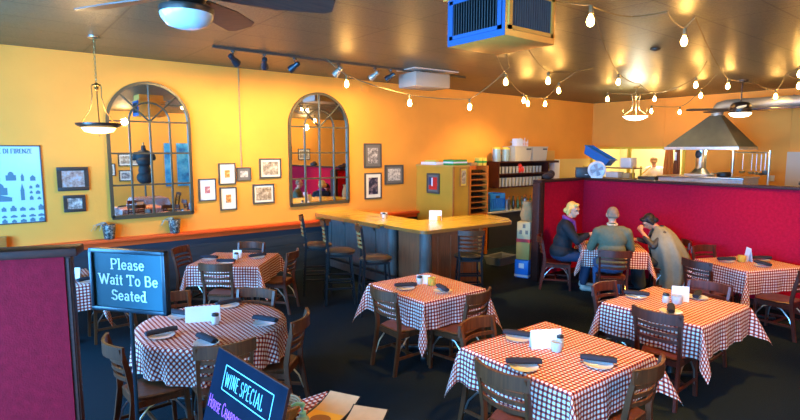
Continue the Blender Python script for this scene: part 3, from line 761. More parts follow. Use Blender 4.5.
# ------------------------------------------------------------------ stroke lettering
def arc(cx, cy, rx, ry, a0, a1, n=10):
    return [(cx+rx*math.cos(R(a0+(a1-a0)*i/n)), cy+ry*math.sin(R(a0+(a1-a0)*i/n))) for i in range(n+1)]
GL = {  # unit: cap height 1, (width, strokes, serif points)
 'P': (.62, [[(.1,0),(.1,1)], [(.1,1),(.32,1)]+arc(.32,.75,.25,.25,90,-90)+[(.1,.5)]], [(.1,0)]),
 'W': (1.0, [[(.02,1),(.27,0)],[(.27,0),(.5,.95)],[(.5,.95),(.73,0)],[(.73,0),(.98,1)]], [(.02,1),(.98,1)]),
 'T': (.68, [[(.34,0),(.34,1)],[(.02,1),(.66,1)],[(.02,1),(.02,.82)],[(.66,1),(.66,.82)]], [(.34,0)]),
 'B': (.66, [[(.1,0),(.1,1)],[(.1,1),(.32,1)]+arc(.32,.77,.20,.23,90,-90)+[(.1,.54)],[(.32,.54)]+arc(.34,.27,.24,.27,90,-90)+[(.1,0)]], []),
 'S': (.56, [arc(.28,.75,.20,.24,30,270,12)+arc(.28,.26,.22,.25,90,-150,12)], [(.07,.14),(.47,.86)]),
 'I': (.30, [[(.15,0),(.15,1)]], [(.15,0),(.15,1)]),
 'N': (.72, [[(.1,0),(.1,1)],[(.1,1),(.62,0)],[(.62,0),(.62,1)]], [(.1,0),(.62,1)]),
 'E': (.56, [[(.1,0),(.1,1)],[(.1,1),(.5,1)],[(.1,.52),(.42,.52)],[(.1,0),(.52,0)]], []),
 'C': (.64, [arc(.36,.5,.28,.5,45,315,16)], []),
 'A': (.70, [[(.02,0),(.35,1)],[(.35,1),(.68,0)],[(.13,.35),(.57,.35)]], [(.02,0),(.68,0)]),
 'L': (.54, [[(.1,0),(.1,1)],[(.1,0),(.5,0),(.5,.15)]], []),
 'H': (.70, [[(.1,0),(.1,1)],[(.6,0),(.6,1)],[(.1,.52),(.6,.52)]], [(.1,0),(.6,0),(.1,1),(.6,1)]),
 'O': (.74, [arc(.37,.5,.30,.5,0,360,20)], []),
 'U': (.68, [[(.1,1),(.1,.3)]+arc(.34,.28,.24,.28,180,360,10)+[(.58,1)]], []),
 'R': (.64, [[(.1,0),(.1,1)],[(.1,1),(.32,1)]+arc(.32,.76,.22,.24,90,-90)+[(.1,.52)],[(.3,.52),(.6,0)]], [(.1,0)]),
 'D': (.70, [[(.1,0),(.1,1)],[(.1,1),(.28,1)]+arc(.28,.5,.34,.5,90,-90,12)+[(.1,0)]], []),
 'Y': (.66, [[(.02,1),(.33,.5)],[(.64,1),(.33,.5)],[(.33,.5),(.33,0)]], [(.33,0)]),
 'F': (.54, [[(.1,0),(.1,1)],[(.1,1),(.5,1)],[(.1,.52),(.42,.52)]], [(.1,0)]),
 'Z': (.60, [[(.05,1),(.55,1)],[(.55,1),(.05,0)],[(.05,0),(.56,0)]], []),
 '$': (.56, [arc(.28,.72,.18,.18,30,270,12)+arc(.28,.32,.20,.20,90,-150,12), [(.28,-.05),(.28,1.05)]], []),
 '7': (.54, [[(.04,1),(.5,1),(.18,0)]], []),
 'l': (.26, [[(.13,0),(.13,1.02)]], [(.13,0),(.09,1.02)]),
 'e': (.50, [[(.06,.36),(.44,.36)]+arc(.25,.34,.20,.33,5,320,16)], []),
 'a': (.50, [arc(.24,.48,.16,.19,150,0,8)+[(.40,.05),(.46,.02)], arc(.22,.18,.16,.18,80,400,12)], []),
 's': (.42, [arc(.21,.50,.14,.165,30,270,10)+arc(.21,.175,.15,.17,90,-150,10)], []),
 'i': (.26, [[(.13,0),(.13,.66)], arc(.13,.9,.02,.02,0,360,6)], [(.13,0),(.09,.66)]),
 't': (.32, [[(.14,.9),(.14,.14)]+arc(.22,.12,.08,.11,180,300,5),[(.02,.64),(.28,.64)]], []),
 'o': (.52, [arc(.26,.33,.20,.34,0,360,18)], []),
 'd': (.54, [[(.42,0),(.42,1.02)], arc(.24,.33,.18,.33,50,310,14)], [(.46,0),(.38,1.02)]),
}
def text_mesh(s, hgt, thin, thick, serif=.0, xs=1., spacing=.06, depth=.0015, jitter=0., small=None):
    """strokes in the local XZ plane facing -Y, origin at left of the baseline; returns the mesh builder and the width"""
    mb = MB(); x = 0; rnd = random.Random(len(s)*7+3)
    for i, c in enumerate(s):
        if c == ' ': x += .34*hgt*xs; continue
        w, strokes, ser = GL[c]
        k = hgt*(small if (small and i and s[i-1] != ' ') else 1)
        dz = rnd.uniform(-1, 1)*jitter*hgt
        allst = list(strokes)
        for (sx_, sy_) in ser if serif else []: allst.append([(sx_-.12, sy_), (sx_+.12, sy_)])
        for q in allst:
            pts = [Vector((x+p[0]*k*xs, p[1]*k+dz)) for p in q]
            for p0, p1 in zip(pts[:-1], pts[1:]):
                d = p1-p0
                if d.length < 1e-6: continue
                wd = thin+(thick-thin)*abs(d.normalized().y)
                nrm = Vector((-d.y, d.x)).normalized()*wd/2; e = d.normalized()*wd*.25
                A = p0-e; B = p1+e
                mb.ring_loft([[Vector((v.x, yy, v.y)) for v in (A+nrm, A-nrm, B-nrm, B+nrm)] for yy in (0, -depth)])
        x += w*k*xs+spacing*hgt*xs
    return mb, x
def put_text(s, hgt, x, z, y, m, parent, thin, thick, center=True, name='lettering', **kw):
    mb, w = text_mesh(s, hgt, thin, thick, **kw)
    o = mb.build(name, m, parent, smooth=False); o.location = (x-(w/2 if center else 0), y, z); return o

# poster
po = empty('poster', (.33, WA-.001, 1.83), 0, 'large pale blue framed poster of building drawings at the left edge', 'poster')
w, h = .74, 1.10
f = MB()
f.box(-w/2, w/2, -.02, 0, h/2-.018, h/2); f.box(-w/2, w/2, -.02, 0, -h/2, -h/2+.018); f.box(-w/2, -w/2+.018, -.02, 0, -h/2, h/2); f.box(w/2-.018, w/2, -.02, 0, -h/2, h/2)
f.build('frame', M['frame_grey'], po); MB().box(-w/2+.01, w/2-.01, -.012, -.002, -h/2+.01, h/2-.01).build('sheet', M['poster'], po)
put_text('E DI FIRENZE', .058, .075, .44, -.013, M['poster_ink'], po, .0075, .011, serif=1, name='title')
ink = MB(); rp = random.Random(5)
def bld(x, z, w, h, dome=False):
    w *= .9; h *= .92
    ink.box(x-w/2, x+w/2, -.014, -.012, z, z+h*.55)
    if dome: ink.prism([(x+w*.3*math.cos(PI*k/8), z+h*.55+h*.35*math.sin(PI*k/8)) for k in range(9)], 0, .0015, mtx=Matrix(((1,0,0,0),(0,0,-1,-.012),(0,1,0,0),(0,0,0,1))))
    else: ink.prism([(x-w*.55, z+h*.55), (x+w*.55, z+h*.55), (x, z+h)], 0, .0015, mtx=Matrix(((1,0,0,0),(0,0,-1,-.012),(0,1,0,0),(0,0,0,1))))
for (x, z, w_, h_, d_) in ((-.30,.05,.12,.18,1),(-.17,.05,.10,.10,0),(0,.06,.13,.15,1),(.13,.05,.04,.12,0),(.25,.05,.07,.09,0),(-.14,-.23,.30,.10,0),(-.14,-.14,.20,.20,1),(.12,-.22,.05,.26,0),
    (.22,-.06,.04,.05,0),(.30,-.05,.05,.06,0),(.22,-.13,.04,.05,1),(.30,-.14,.06,.06,0),(.22,-.22,.05,.07,0),(.31,-.22,.05,.05,1)): bld(x, z, w_, h_, d_)
for rrow, zz_ in enumerate((-.37, -.46, -.53)):
    for k in range(7): bld(-.32+k*.107, zz_, rp.uniform(.06, .09), rp.uniform(.05, .10) if rrow != 1 else .045, rp.random() < .4)
ink.build('building_drawings', M['poster_ink'], po, smooth=False)
# thermostat plate
tag(MB().box(6.23, 6.41, WA-.03, WA, 3.52, 3.66, bevel=.005).build('wall_box', M['wall']), 'small square cover plate high on the yellow wall right of the second mirror', 'wall plate')
# wood piece on the ledge at far left
wb = empty('wooden_box', (.12, WA-.075, .956), 0, 'small brown wooden block on the red ledge at the left edge', 'box')
MB().box(-.10, .10, -.045, .045, 0, .15, bevel=.005).build('body', M['bar_edge'], wb); MB().box(-.105, .105, -.05, .05, .15, .165).build('lid', M['bar_edge'], wb)

# ------------------------------------------------------------------ arched mirrors
def mirror(cx, hw, zb, zs, label):
    """half width hw, bottom zb, spring line zs; semicircular top"""
    t = empty('arched_mirror', (cx, WA-.002, 0), 0, label, 'mirror', 'arched window mirrors')
    out = [(-hw, zb), (hw, zb)]+[(hw*math.cos(PI*k/28), zs+hw*math.sin(PI*k/28)) for k in range(29)]
    T = Matrix(((1,0,0,0),(0,0,-1,0),(0,1,0,0),(0,0,0,1)))
    MB().prism([(x*.985, z) for x, z in out], .004, .012, mtx=T).build('mirror_glass', M['mirror'], t, smooth=False)
    f = MB(); path = [(-hw, -.03, zb), (hw, -.03, zb)]
    f.box(-hw-.01, hw+.01, -.05, 0, zb-.03, zb+.03); 
    arcp = [(hw, zb), (hw, zs)]+[(hw*math.cos(PI*k/28), zs+hw*math.sin(PI*k/28)) for k in range(1, 28)]+[(-hw, zs), (-hw, zb)]
    rings = []
    for i, (x, z) in enumerate(arcp):
        a = Vector(arcp[max(i-1, 0)]); b = Vector(arcp[min(i+1, len(arcp)-1)]); d = (b-a).normalized(); n = Vector((-d.y, d.x))*.022
        rings.append([Vector((x+n.x, 0, z+n.y)), Vector((x+n.x, -.05, z+n.y)), Vector((x-n.x, -.05, z-n.y)), Vector((x-n.x, 0, z-n.y))])
    f.ring_loft(rings); f.build('frame', M['mirror_frame'], t)
    m = MB(); b = .013
    for x in (-hw/2, 0, hw/2): m.box(x-b, x+b, -.034, -.010, zb, zs+(0 if x else .0))
    zc = zb; n = 3; step = (zs-zb)/n
    for k in range(1, n+1): m.box(-hw, hw, -.036, -.010, zb+k*step-b, zb+k*step+b)
    ir = hw*.5
    m.tube([(ir*math.cos(PI*k/16), -.022, zs+ir*math.sin(PI*k/16)) for k in range(17)], .014, 6)
    for a in (45, 90, 135):
        c_, s_ = math.cos(R(a)), math.sin(R(a)); r0 = 0 if a == 90 else 0
        m.cyl((r0*c_, -.022, zs+r0*s_), (hw*c_, -.022, zs+hw*s_), .013, n=6)
    m.build('glazing_bars', M['mirror_frame'], t)
    return t
mirror(2.165, .60, 1.27, 2.76, 'large arched window-pane mirror at left, reflecting a dark dress form')
mirror(5.24, .645, 1.27, 2.76, 'arched window-pane mirror nearer the bar, reflecting the red partition')

# pots on ledge
def mk_pot():
    t = empty('flower_pot'); t['category'] = 'pot'; t.scale = (1.15,)*3
    MB().lathe([(.055, 0), (.065, .01), (.085, .19), (.082, .195), (.070, .18), (.0, .175)], n=20).build('pot', M['pot'], t)
    l = MB(); rl_ = random.Random(3)
    for k in range(7):
        a = PI+rl_.uniform(-.9, .9)*1.0; L = rl_.uniform(.10, .2)
        pts = [(0, 0, .17), (L*.5*math.cos(a), L*.25*math.sin(a), .23), (L*math.cos(a), L*.4*math.sin(a), .20), (L*1.35*math.cos(a), L*.5*math.sin(a), .12 if k % 2 else .19)]
        l.ribbon(pts, [.006, .022, .016, .002], .002)
    l.build('leaves', M['leaf'], t); return t
pot = once(mk_pot)
pot((1.49, WA-.085, .956), 0, 'speckled pot with dry leaves on the red ledge, left of the two', 'speckled pots on the red ledge')
pot((2.45, WA-.085, .956), R(20), 'speckled pot with dry leaves on the red ledge under the left mirror', 'speckled pots on the red ledge')

# ------------------------------------------------------------------ mustard cabinet, wine rack and what is on them
cab = empty('tall_cabinet', (7.73, 7.93, 0), 0, 'tall mustard painted cabinet at the end of the bar', 'cabinet')
MB().box(0, .47, 0, 1.19, 0, 1.97).build('body', M['yellow_cab'], cab, smooth=False)
MB().box(-.02, .472, -.02, 1.19, 1.97, 2.0).build('top_board', M['tan'], cab)
MB().box(-.006, .03, -.012, .02, 0, 1.97).box(.45, .47, -.012, .0, 0, 1.97).build('corner_trim', M['bar_edge'], cab)
rack = empty('wine_rack', (8.21, 7.91, 0), 0, 'orange wooden wine rack with rows of dark bottles', 'wine rack')
r_ = MB(); W_ = .58
r_.box(0, .035, 0, .34, 0, 1.98); r_.box(W_-.035, W_, 0, .34, 0, 1.98); r_.box(0, W_, .33, .345, 0, 1.98); r_.build('side_frame', M['rack'], rack)
for k in range(13):
    MB().box(.02, W_-.02, 0, .33, .30+k*.125, .315+k*.125).build('shelf', M['rack'], rack)
mk_b = MB(); mk_b.lathe([(.004, -.0), (.036, .0), (.037, .18), (.030, .21), (.013, .235), (.013, .29), (.0, .292)], n=12)
b0m = mk_b.mesh('wine_bottle', M['bottle']); n0 = 0; first = None
rowname = dict(zip(range(5, 14), ['lowest visible', 'second visible', 'third visible', 'fourth visible', 'middle', 'fourth from top', 'third from top', 'second from top', 'topmost']))
for k in range(5, 13):
    for j in range(6):
        o = bpy.data.objects.new('wine_bottle', b0m); C.objects.link(o)
        o.location = (8.275+j*.089, 8.235, .3155+k*.125+.0365); o.rotation_euler = (R(90), 0, 0)
        tag(o, 'dark wine bottle lying in the %s row of the orange wine rack' % rowname[k], 'bottle', 'wine bottles in the %s row of the rack' % rowname[k])
# picture on cabinet side
t = frame(-.20, .20, -.22, .22, M['frame_grey'], M['mat_grey'], M['red'], 'dark framed red and blue abstract picture on the side of the mustard cabinet', .04, .05, wall='x', base=((7.722, 8.53, 1.60), R(-90)), group=None, pw=(.135, .135))
MB().box(-.135, -.02, -.026, -.0245, -.04, .135).build('print', mat('navy_print', (.03, .05, .12), .5), t); MB().box(-.045, .0, -.0275, -.0262, -.06, .12).build('print', M['card'], t)
t = frame(-.10, .10, -.19, .19, M['bar_edge'], M['yellow'], P_sepia, 'narrow framed label on the front of the mustard cabinet', .012, .03, wall='x', base=((8.00, 7.915, 1.75), 0), group=None, pw=(.06, .14))
# clutter on top
def boxthing(name, x, y, z, sx, sy, sz, rz, m, label, cat, stripe=None, group=None):
    t = empty(name, (x, y, z), R(rz), label, cat, group)
    MB().box(-sx/2, sx/2, -sy/2, sy/2, 0, sz, bevel=min(sx, sy, sz)*.05).build('body', m, t)
    if stripe: MB().box(-sx/2-.002, sx/2+.002, -sy/2-.002, sy/2+.002, sz*.35, sz*.62).build('printed_band', stripe, t)
    return t
boxthing('carton', 7.95, 8.1, 2.001, .42, .30, .12, 0, M['green'], 'green carton with white lettering band on top of the mustard cabinet', 'box', M['card'])
boxthing('carton', 7.88, 8.75, 2.001, .24, .5, .06, 0, M['card'], 'flat white box lying at the left on the mustard cabinet', 'box')
boxthing('carton', 7.86, 8.75, 2.062, .14, .3, .04, 8, M['yellow'], 'thin yellow packet on the flat white box', 'box')
boxthing('paper_bundle', 8.36, 8.08, 1.981, .26, .25, .07, 12, M['paper_bag'], 'crumpled paper bundle between the green carton and yellow tins', 'bundle')
boxthing('tin', 8.58, 8.02, 1.981, .12, .12, .17, 0, M['yellow'], 'yellow and green tin on the wine rack, left of the pair', 'tin', M['green'])
boxthing('tin', 8.73, 8.02, 1.981, .11, .11, .17, 0, M['yellow'], 'yellow and green tin at the right end of the wine rack', 'tin', M['green'])

# ------------------------------------------------------------------ back counter and shelf
bc = empty('back_counter', (9.15, 8.25, 0), 0, 'dark service counter with grey top behind the bar', 'counter')
MB().box(.1, 2.3, .03, .87, 0, .83).build('body', M['dark_counter'], bc); MB().box(0, 2.4, -.02, .88, .83, .87, bevel=.006).build('counter_top', M['grey_top'], bc)
cr = empty('blue_crate', (9.62, 8.55, .871), 0, 'blue plastic crate on the back counter', 'crate')
cm = MB(); cm.box(-.27, .27, -.2, -.19, .30, .42); cm.box(-.27, .27, -.2, -.19, 0, .06)
for k in range(9): cm.box(-.27+k*.0655, -.25+k*.0655, -.2, -.19, .06, .30)
cm.box(-.27, .27, .19, .2, 0, .42); cm.box(-.27, -.26, -.2, .2, 0, .42); cm.box(.26, .27, -.2, .2, 0, .42); cm.box(-.27, .27, -.2, .2, 0, .01); cm.box(-.25, .25, -.17, .17, .02, .34)
cm.build('body', M['blue_plastic'], cr, smooth=False)
MB().box(-.07, .07, -.205, -.201, .31, .37).build('handle_slot', M['dark_plastic'], cr)
rb = random.Random(11)
def bottle_mesh(m, h, r):
    return MB().lathe([(r, 0), (r, h*.6), (r*.85, h*.68), (r*.32, h*.78), (r*.32, h*.97), (r*.38, h), (0, h)], n=12).mesh('bottle', m)
cols = ['amber', 'green', 'clear', 'dark']
bm_ = [bottle_mesh(GLASSCOL[k], h, r) for k, (h, r) in enumerate(((.28, .035), (.30, .036), (.26, .038), (.32, .034)))]
for k in range(14):
    kk = rb.randrange(4); o = bpy.data.objects.new('liquor_bottle', bm_[kk]); C.objects.link(o)
    row = k // 7
    o.location = (10.0+(k % 7)*.165+row*.07, 8.45+row*.22, .871)
    tag(o, '%s liquor bottle in the %s row on the back counter, left of the partition end' % (cols[kk], ['front', 'rear'][row]), 'bottle', '%s liquor bottles, %s row on the back counter' % (cols[kk], ['front', 'rear'][row]))
def mk_pourer():
    t = empty('steel_pitcher'); t['category'] = 'pitcher'
    MB().lathe([(.07, 0), (.08, .02), (.06, .22), (.065, .26), (0, .262)], n=16).build('body', M['steel'], t)
    MB().tube([(.06, 0, .22), (.12, 0, .20), (.12, 0, .08), (.075, 0, .05)], .01, 6).build('handle', M['dark_plastic'], t); return t
pt = once(mk_pourer)
pt((9.98, 8.36, .871), 0, 'steel pitcher on the back counter beside the blue crate', 'steel pitchers on the back counter')
pt((10.62, 8.33, .871), R(60), 'steel pitcher on the back counter among the bottles', 'steel pitchers on the back counter')
sh = empty('wall_shelf', (9.95, 8.62, 1.38), 0, 'dark brown wall shelf holding rows of glasses', 'shelf')
for x in (0, 1.97): MB().box(x, x+.03, 0, .5, 0, .66).build('side_panel', M['trim'], sh)
for z in (.0, .33, .63): MB().box(.03, 1.97, 0, .5, z, z+.03).build('shelf_board', M['trim'], sh)
MB().box(.03, 1.97, .49, .505, .03, .63).build('back_panel', M['trim'], sh)
M['shelf_glass'] = mat('darker_shelf_glass', (.46, .42, .33), .25, trans=.3)  # darker than the frosted glassware
gm = MB().lathe([(.030, 0), (.036, .005), (.040, .17), (.037, .17), (.033, .01), (0, .008)], n=10).mesh('tumbler', M['shelf_glass'])
for row in range(2):
    for k in range(13):
        o = bpy.data.objects.new('tumbler', gm); C.objects.link(o); o.location = (10.07+k*.135, 8.70, 1.41+row*.33+.0005)
        if row == 0: o.scale = (1.15, 1.15, 1.3)
        tag(o, ['tall glass in the lower row of the dark wall shelf', 'clear tumbler in the upper row of the dark wall shelf'][row], 'glass', ['glasses on the lower shelf', 'tumblers on the upper shelf'][row])
def bin_(x, label, w=.80):
    t = empty('storage_bin', (x, 8.86, 2.041), 0, label, 'bin', 'grey storage bins on the wall shelf')
    b = MB(); b.ring_loft([[Vector((sx*w/2*.9, sy*.2*.9, .0)) for sx, sy in ((-1,-1),(1,-1),(1,1),(-1,1))], [Vector((sx*w/2, sy*.2, .36)) for sx, sy in ((-1,-1),(1,-1),(1,1),(-1,1))]]); b.build('body', M['grey_bin'], t, smooth=False)
    MB().box(-w/2-.01, w/2+.01, -.21, .21, .355, .375).build('rim', M['grey_bin'], t); MB().box(w*.15, w*.42, -.215, -.208, .29, .325).build('handle_slot', M['dark_plastic'], t)
bin_(10.94, 'translucent grey storage bin on the wall shelf, left of two', .68); bin_(11.63, 'translucent grey storage bin on the wall shelf, right of two', .64)
boxthing('carton', 12.30, 8.95, 2.041-.0, .38, .28, .27, 0, M['tan'], 'yellowish carton right of the grey bins on its own bracket shelf', 'box')
struct(MB().box(12.0, 12.6, 8.75, 9.12, 1.98, 2.04).build('trim_5', M['trim']))
for k, x in enumerate((10.12, 10.45)):
    t = empty('clear_canister', (x, 8.85, 2.041), 0, ['clear canister with yellow lid at the left end of the wall shelf top', 'clear canister with yellow lid next to the grey bins'][k], 'canister', None)
    MB().lathe([(.10, 0), (.105, .30)], n=20).build('body', mat('clear_canister', (.35, .48, .50), .2, trans=.3), t); MB().lathe([(.11, .30), (.11, .34), (.02, .36)], n=20).build('lid', M['yellow'], t)
wbk = empty('wire_basket', (11.0, 8.86, 2.42), 0, 'white wire basket with small white items on the grey bins', 'basket')
q = MB()
for k in range(8): q.cyl((-.22+k*.063, -.1, 0), (-.22+k*.063, -.1, .12+.05*(k % 3)), .008, n=6)
for z in (.01, .11): q.tube([(-.23, -.1, z), (.23, -.1, z), (.23, .1, z), (-.23, .1, z)], .008, 6, closed=True)
q.build('wires', M['white_plastic'], wbk); MB().box(-.2, .05, -.08, .08, .01, .20, bevel=.02).build('packets', M['card'], wbk)
boxthing('soap_dispenser', 12.75, 9.0, 1.50, .26, .18, .56, 0, M['white_plastic'], 'white upright box on the pale wall panel behind the partition', 'dispenser')
struct(MB().box(12.5, 13.0, 8.8, 9.118, 1.47, 1.499).build('trim_6', M['tan']))
# tub and cartons on floor
tb = empty('bus_tub', (8.25, 7.05, 0), R(5), 'grey plastic bus tub on the floor behind the bar', 'tub')
b = MB(); 
for (s0, z0, s1, z1) in ((.86, .0, 1, .17),):
    b.ring_loft([[Vector((sx*.30*s0, sy*.19*s0, z0)) for sx, sy in ((-1,-1),(1,-1),(1,1),(-1,1))], [Vector((sx*.30*s1, sy*.19*s1, z1)) for sx, sy in ((-1,-1),(1,-1),(1,1),(-1,1))], [Vector((sx*.27, sy*.16, z1)) for sx, sy in ((-1,-1),(1,-1),(1,1),(-1,1))], [Vector((sx*.24, sy*.14, .02)) for sx, sy in ((-1,-1),(1,-1),(1,1),(-1,1))]])
b.build('body', M['grey_plastic'], tb, smooth=False); MB().box(-.32, .32, -.205, -.175, .155, .175).box(-.32, .32, .175, .205, .155, .175).build('rim', M['grey_plastic'], tb)
boxthing('carton', 7.76, 6.05, 0, .36, .26, .33, 18, M['blue_plastic'], 'blue carton with white band at the bottom of the stack by the partition end', 'box')
cb = [o for o in C.objects if o.name.startswith('carton')][-1]
MB().box(-.182, .182, -.132, .132, .02, .06).build('printed_band', M['card'], cb); MB().box(-.05, .05, -.133, -.130, .18, .27).build('printed_label', M['card'], cb); MB().box(-.183, -.18, -.05, .05, .18, .27).build('printed_label', M['card'], cb)
boxthing('carton', 7.78, 6.06, .331, .33, .25, .32, 20, M['tan'], 'plain tan carton in the middle of the stack by the partition end', 'box')
boxthing('carton', 7.79, 6.06, .652, .33, .25, .37, 20, M['cream_box'], 'cream printed carton with red base, topmost of the stack by the partition end', 'box')
cb = [o for o in C.objects if o.name.startswith('carton')][-1]
MB().box(-.167, .167, -.127, .127, .0, .06).build('printed_band', M['red'], cb)
q = MB()
for (x, z) in ((-.09, .14), (.0, .14), (.09, .14), (-.05, .26), (.06, .26)): q.box(x-.025, x+.025, -.128, -.126, z, z+.07)
for (y, z) in ((-.06, .15), (.05, .15), (-.01, .26)): q.box(-.168, -.166, y-.025, y+.025, z, z+.07)
q.build('printed_pictures', M['mat_grey'], cb)
bg = MB()
rings = []
for z, s in ((0, .9), (.1, 1.05), (.22, .95), (.30, .75), (.36, .8)):
    rings.append([Vector((.15*s*math.cos(a)*(1+.15*math.sin(5*a+z*20)), .12*s*math.sin(a)*(1+.12*math.cos(4*a+z*9)), z)) for a in [2*PI*k/18 for k in range(18)]])
bg.ring_loft(rings)
o = bg.build('paper_bag', M['paper_bag']); o.location = (7.84, 6.07, 1.024); tag(o, 'crumpled brown paper bag on top of the carton stack', 'bag')

# things along the partition cap
PC = 1.801
sp = empty('loudspeaker', (8.98, 5.70, PC), R(-140+90+0), 'dark grey box speaker on the partition corner', 'speaker')
MB().box(-.13, .13, -.07, .07, 0, .19, bevel=.01).build('body', M['dark_plastic'], sp); MB().box(.03, .08, -.073, -.0705, .05, .06).build('badge', M['white_plastic'], sp)
fh = empty('desk_fan', (9.0, 5.42, PC), R(-145+90), 'round white desk fan on the partition next to the dark speaker', 'fan')
q = MB(); T = Matrix(((1,0,0,0),(0,0,-1,0),(0,1,0,.15),(0,0,0,1)))
q.lathe([(.155, -.06), (.165, -.02), (.16, .05), (.13, .08), (.128, .05), (.0, .0)], n=32, mtx=T); q.build('housing', M['white_plastic'], fh)
q = MB()
for r in (.03, .055, .08, .105, .13): q.tube([(r*math.cos(2*PI*k/24), -.07, .15+r*math.sin(2*PI*k/24)) for k in range(24)], .0025, 5, closed=True)
for k in range(8): q.cyl((0, -.07, .15), (.13*math.cos(PI*k/4), -.07, .15+.13*math.sin(PI*k/4)), .0025, n=5)
q.build('grille', mat('grille_grey', (.45, .47, .52), .4), fh)
q = MB()
for k in range(4):
    a = k*PI/2+.4; q.prism([(0, -.015), (.11, -.05), (.12, .03), (0, .015)], -.005, .0, mtx=Matrix.Translation((0, -.045, .15)) @ Matrix.Rotation(PI/2, 4, 'X') @ Matrix.Rotation(a, 4, 'Z') )
q.build('blade', mat('fan_rotor_grey', (.32, .30, .34), .4), fh); MB().box(-.10, .10, -.08, .06, 0, .025, bevel=.008).build('foot', M['white_plastic'], fh)
rg = MB().ball((0, 0, .06), .12, (1.1, .7, .5)).ball((.08, .0, .09), .08, (1, .8, .9)).build('dark_cloth_bundle', mat('dark_brown_fabric', (.045, .02, .015), .9, bump=.8, bscale=20)); rg.location = (7.90, 5.70, PC); tag(rg, 'dark brown bundled cloth on the partition end below the shelf', 'cloth')
rg = MB().ball((0, 0, .05), .06, (1.3, .7, 1.0)).ball((-.03, 0, .11), .045).build('red_cloth', M['red']); rg.location = (10.9, 8.70, 1.741); rg.scale = (1.6, 1, 1.6); tag(rg, 'bright red folded cloth on the upper shelf by the tumblers', 'cloth')

# ------------------------------------------------------------------ kitchen behind the partition
hood = empty('range_hood', (13.05, 5.06, 2.33), 0, 'big pyramid steel range hood hanging in the open kitchen', 'range hood')
def rect(x, y, z, cx=0, cy=0): return [Vector((cx+a*x, cy+b*y, z)) for a, b in ((-1,-1),(1,-1),(1,1),(-1,1))]
MB().ring_loft([rect(.55, .76, .06), rect(.55, .76, .062), rect(.11, .11, .76, 0, -.1)]).build('canopy', M['hood_steel'], hood, smooth=False)
MB().ring_loft([rect(.56, .77, .0), rect(.56, .77, .062), rect(.50, .70, .062), rect(.50, .70, .0)], cap=False).build('lip', M['steel'], hood, smooth=False)
MB().tube([(0, -.1, .74), (0, -.1, .86), (0, -.16, .94), (0, -.28, .97), (0, -.6, .97), (0, -3.2, .97)], [.12, .125, .13, .13, .13, .13], 16).build('duct', M['duct'], hood)
q = MB()
for y in (-.6, -1.5, -2.4): q.tube([(0, y, .97), (0, y-.03, .97)], .138, 16)
q.build('duct_collar', M['duct'], hood)
ov = empty('steel_oven', (12.6, 4.2, 0), 0, 'low stainless steel oven and counter under the range hood', 'oven')
MB().box(0, .9, 0, 1.78, 0, 1.69).build('body', M['steel'], ov, smooth=False); MB().box(-.03, .93, -.02, 1.80, 1.69, 1.73, bevel=.008).build('worktop', M['steel'], ov)
MB().box(-.02, 0, .9, 1.7, 1.40, 1.60).build('oven_door', M['dark_plastic'], ov)
MB().box(.1, .5, .75, 1.25, 1.73, 1.785, bevel=.01).build('shelf_plate', M['white_plastic'], ov)
fl = empty('flue', (12.95, 5.2, 1.786), 0, 'steel flue pipe with flared base rising into the hood', 'flue')
MB().lathe([(.22, 0), (.12, .11), (.11, .13), (.11, .53)], n=24).build('pipe', M['steel'], fl)
q = MB(); q.ball((-.09, .02, .44), .075, (.5, 1, 1.3)); q.build('opening', M['vent_dark'], fl)
pn = empty('black_pan', (12.72, 4.62, 1.731), 0, 'black covered pan at the right end of the steel oven', 'pan')
MB().lathe([(.11, 0), (.14, .02), (.14, .09), (.12, .11), (.0, .115)], n=20).build('body', M['black_metal'], pn); MB().cyl((0, .13, .07), (0, .26, .08), .014).build('handle', M['black_metal'], pn)
gs_ = empty('kitchen_stand', (12.6, 6.03, 0), 0, 'small steel stand left of the oven carrying the black tray', 'stand')
MB().box(0, .7, 0, .62, 0, 1.56).build('body', M['steel'], gs_, smooth=False); MB().box(-.02, .72, -.0, .64, 1.56, 1.59, bevel=.006).build('worktop', M['steel'], gs_)
gr = empty('grill_tray', (12.9, 6.32, 1.591), 0, 'black tray on the oven in front of the cook', 'tray')
MB().box(-.2, .2, -.2, .22, 0, .09, bevel=.015).build('body', M['dark_plastic'], gr); MB().box(-.02, .02, -.24, -.2, .04, .06).build('handle', M['dark_plastic'], gr)
ur = empty('utensil_rack', (13.6, 4.42, 0), 0, 'steel utensil rack with two poles right of the hood', 'rack')
for y in (-.37, .35): MB().cyl((0, y, 0), (0, y, 2.31), .025, n=12).build('pole', M['steel'], ur)
MB().cyl((0, -.40, 2.27), (0, .38, 2.27), .012, n=8).build('crossbar', M['steel'], ur)
def mk_ladle():
    t = empty('ladle'); t['category'] = 'ladle'
    MB().ribbon([(0, 0, 0), (0, 0, -.38)], .011, .005, upv=(1, 0, 0)).tube([(0, 0, -.0), (0.0, .02, .02), (0.0, .02, .035), (0, -.01, .035)], .004, 6).build('handle', M['steel'], t)
    MB().lathe([(.0, -.06), (.045, -.045), (.064, 0), (.060, 0), (.040, -.04), (0, -.052)], c=(0, 0, -.41), n=16).build('bowl', M['steel'], t); return t
ladle = once(mk_ladle)
for y, sc_, lb in ((4.56, .95, 'short steel ladle hanging at the left of the utensil rack'), (4.38, .98, 'steel ladle hanging second on the utensil rack, after the gap'), (4.29, 1.0, 'steel ladle hanging third on the utensil rack'), (4.20, 1.02, 'steel ladle hanging fourth on the utensil rack')):
    ladle((13.6-.015, y, 2.235), 0, lb, 'ladles on the utensil rack', (1, 1, sc_))
sp_ = empty('slotted_spoon', (13.585, 4.12, 2.235), 0, 'dark-headed spatula hanging at the right end of the utensil rack', 'spatula')
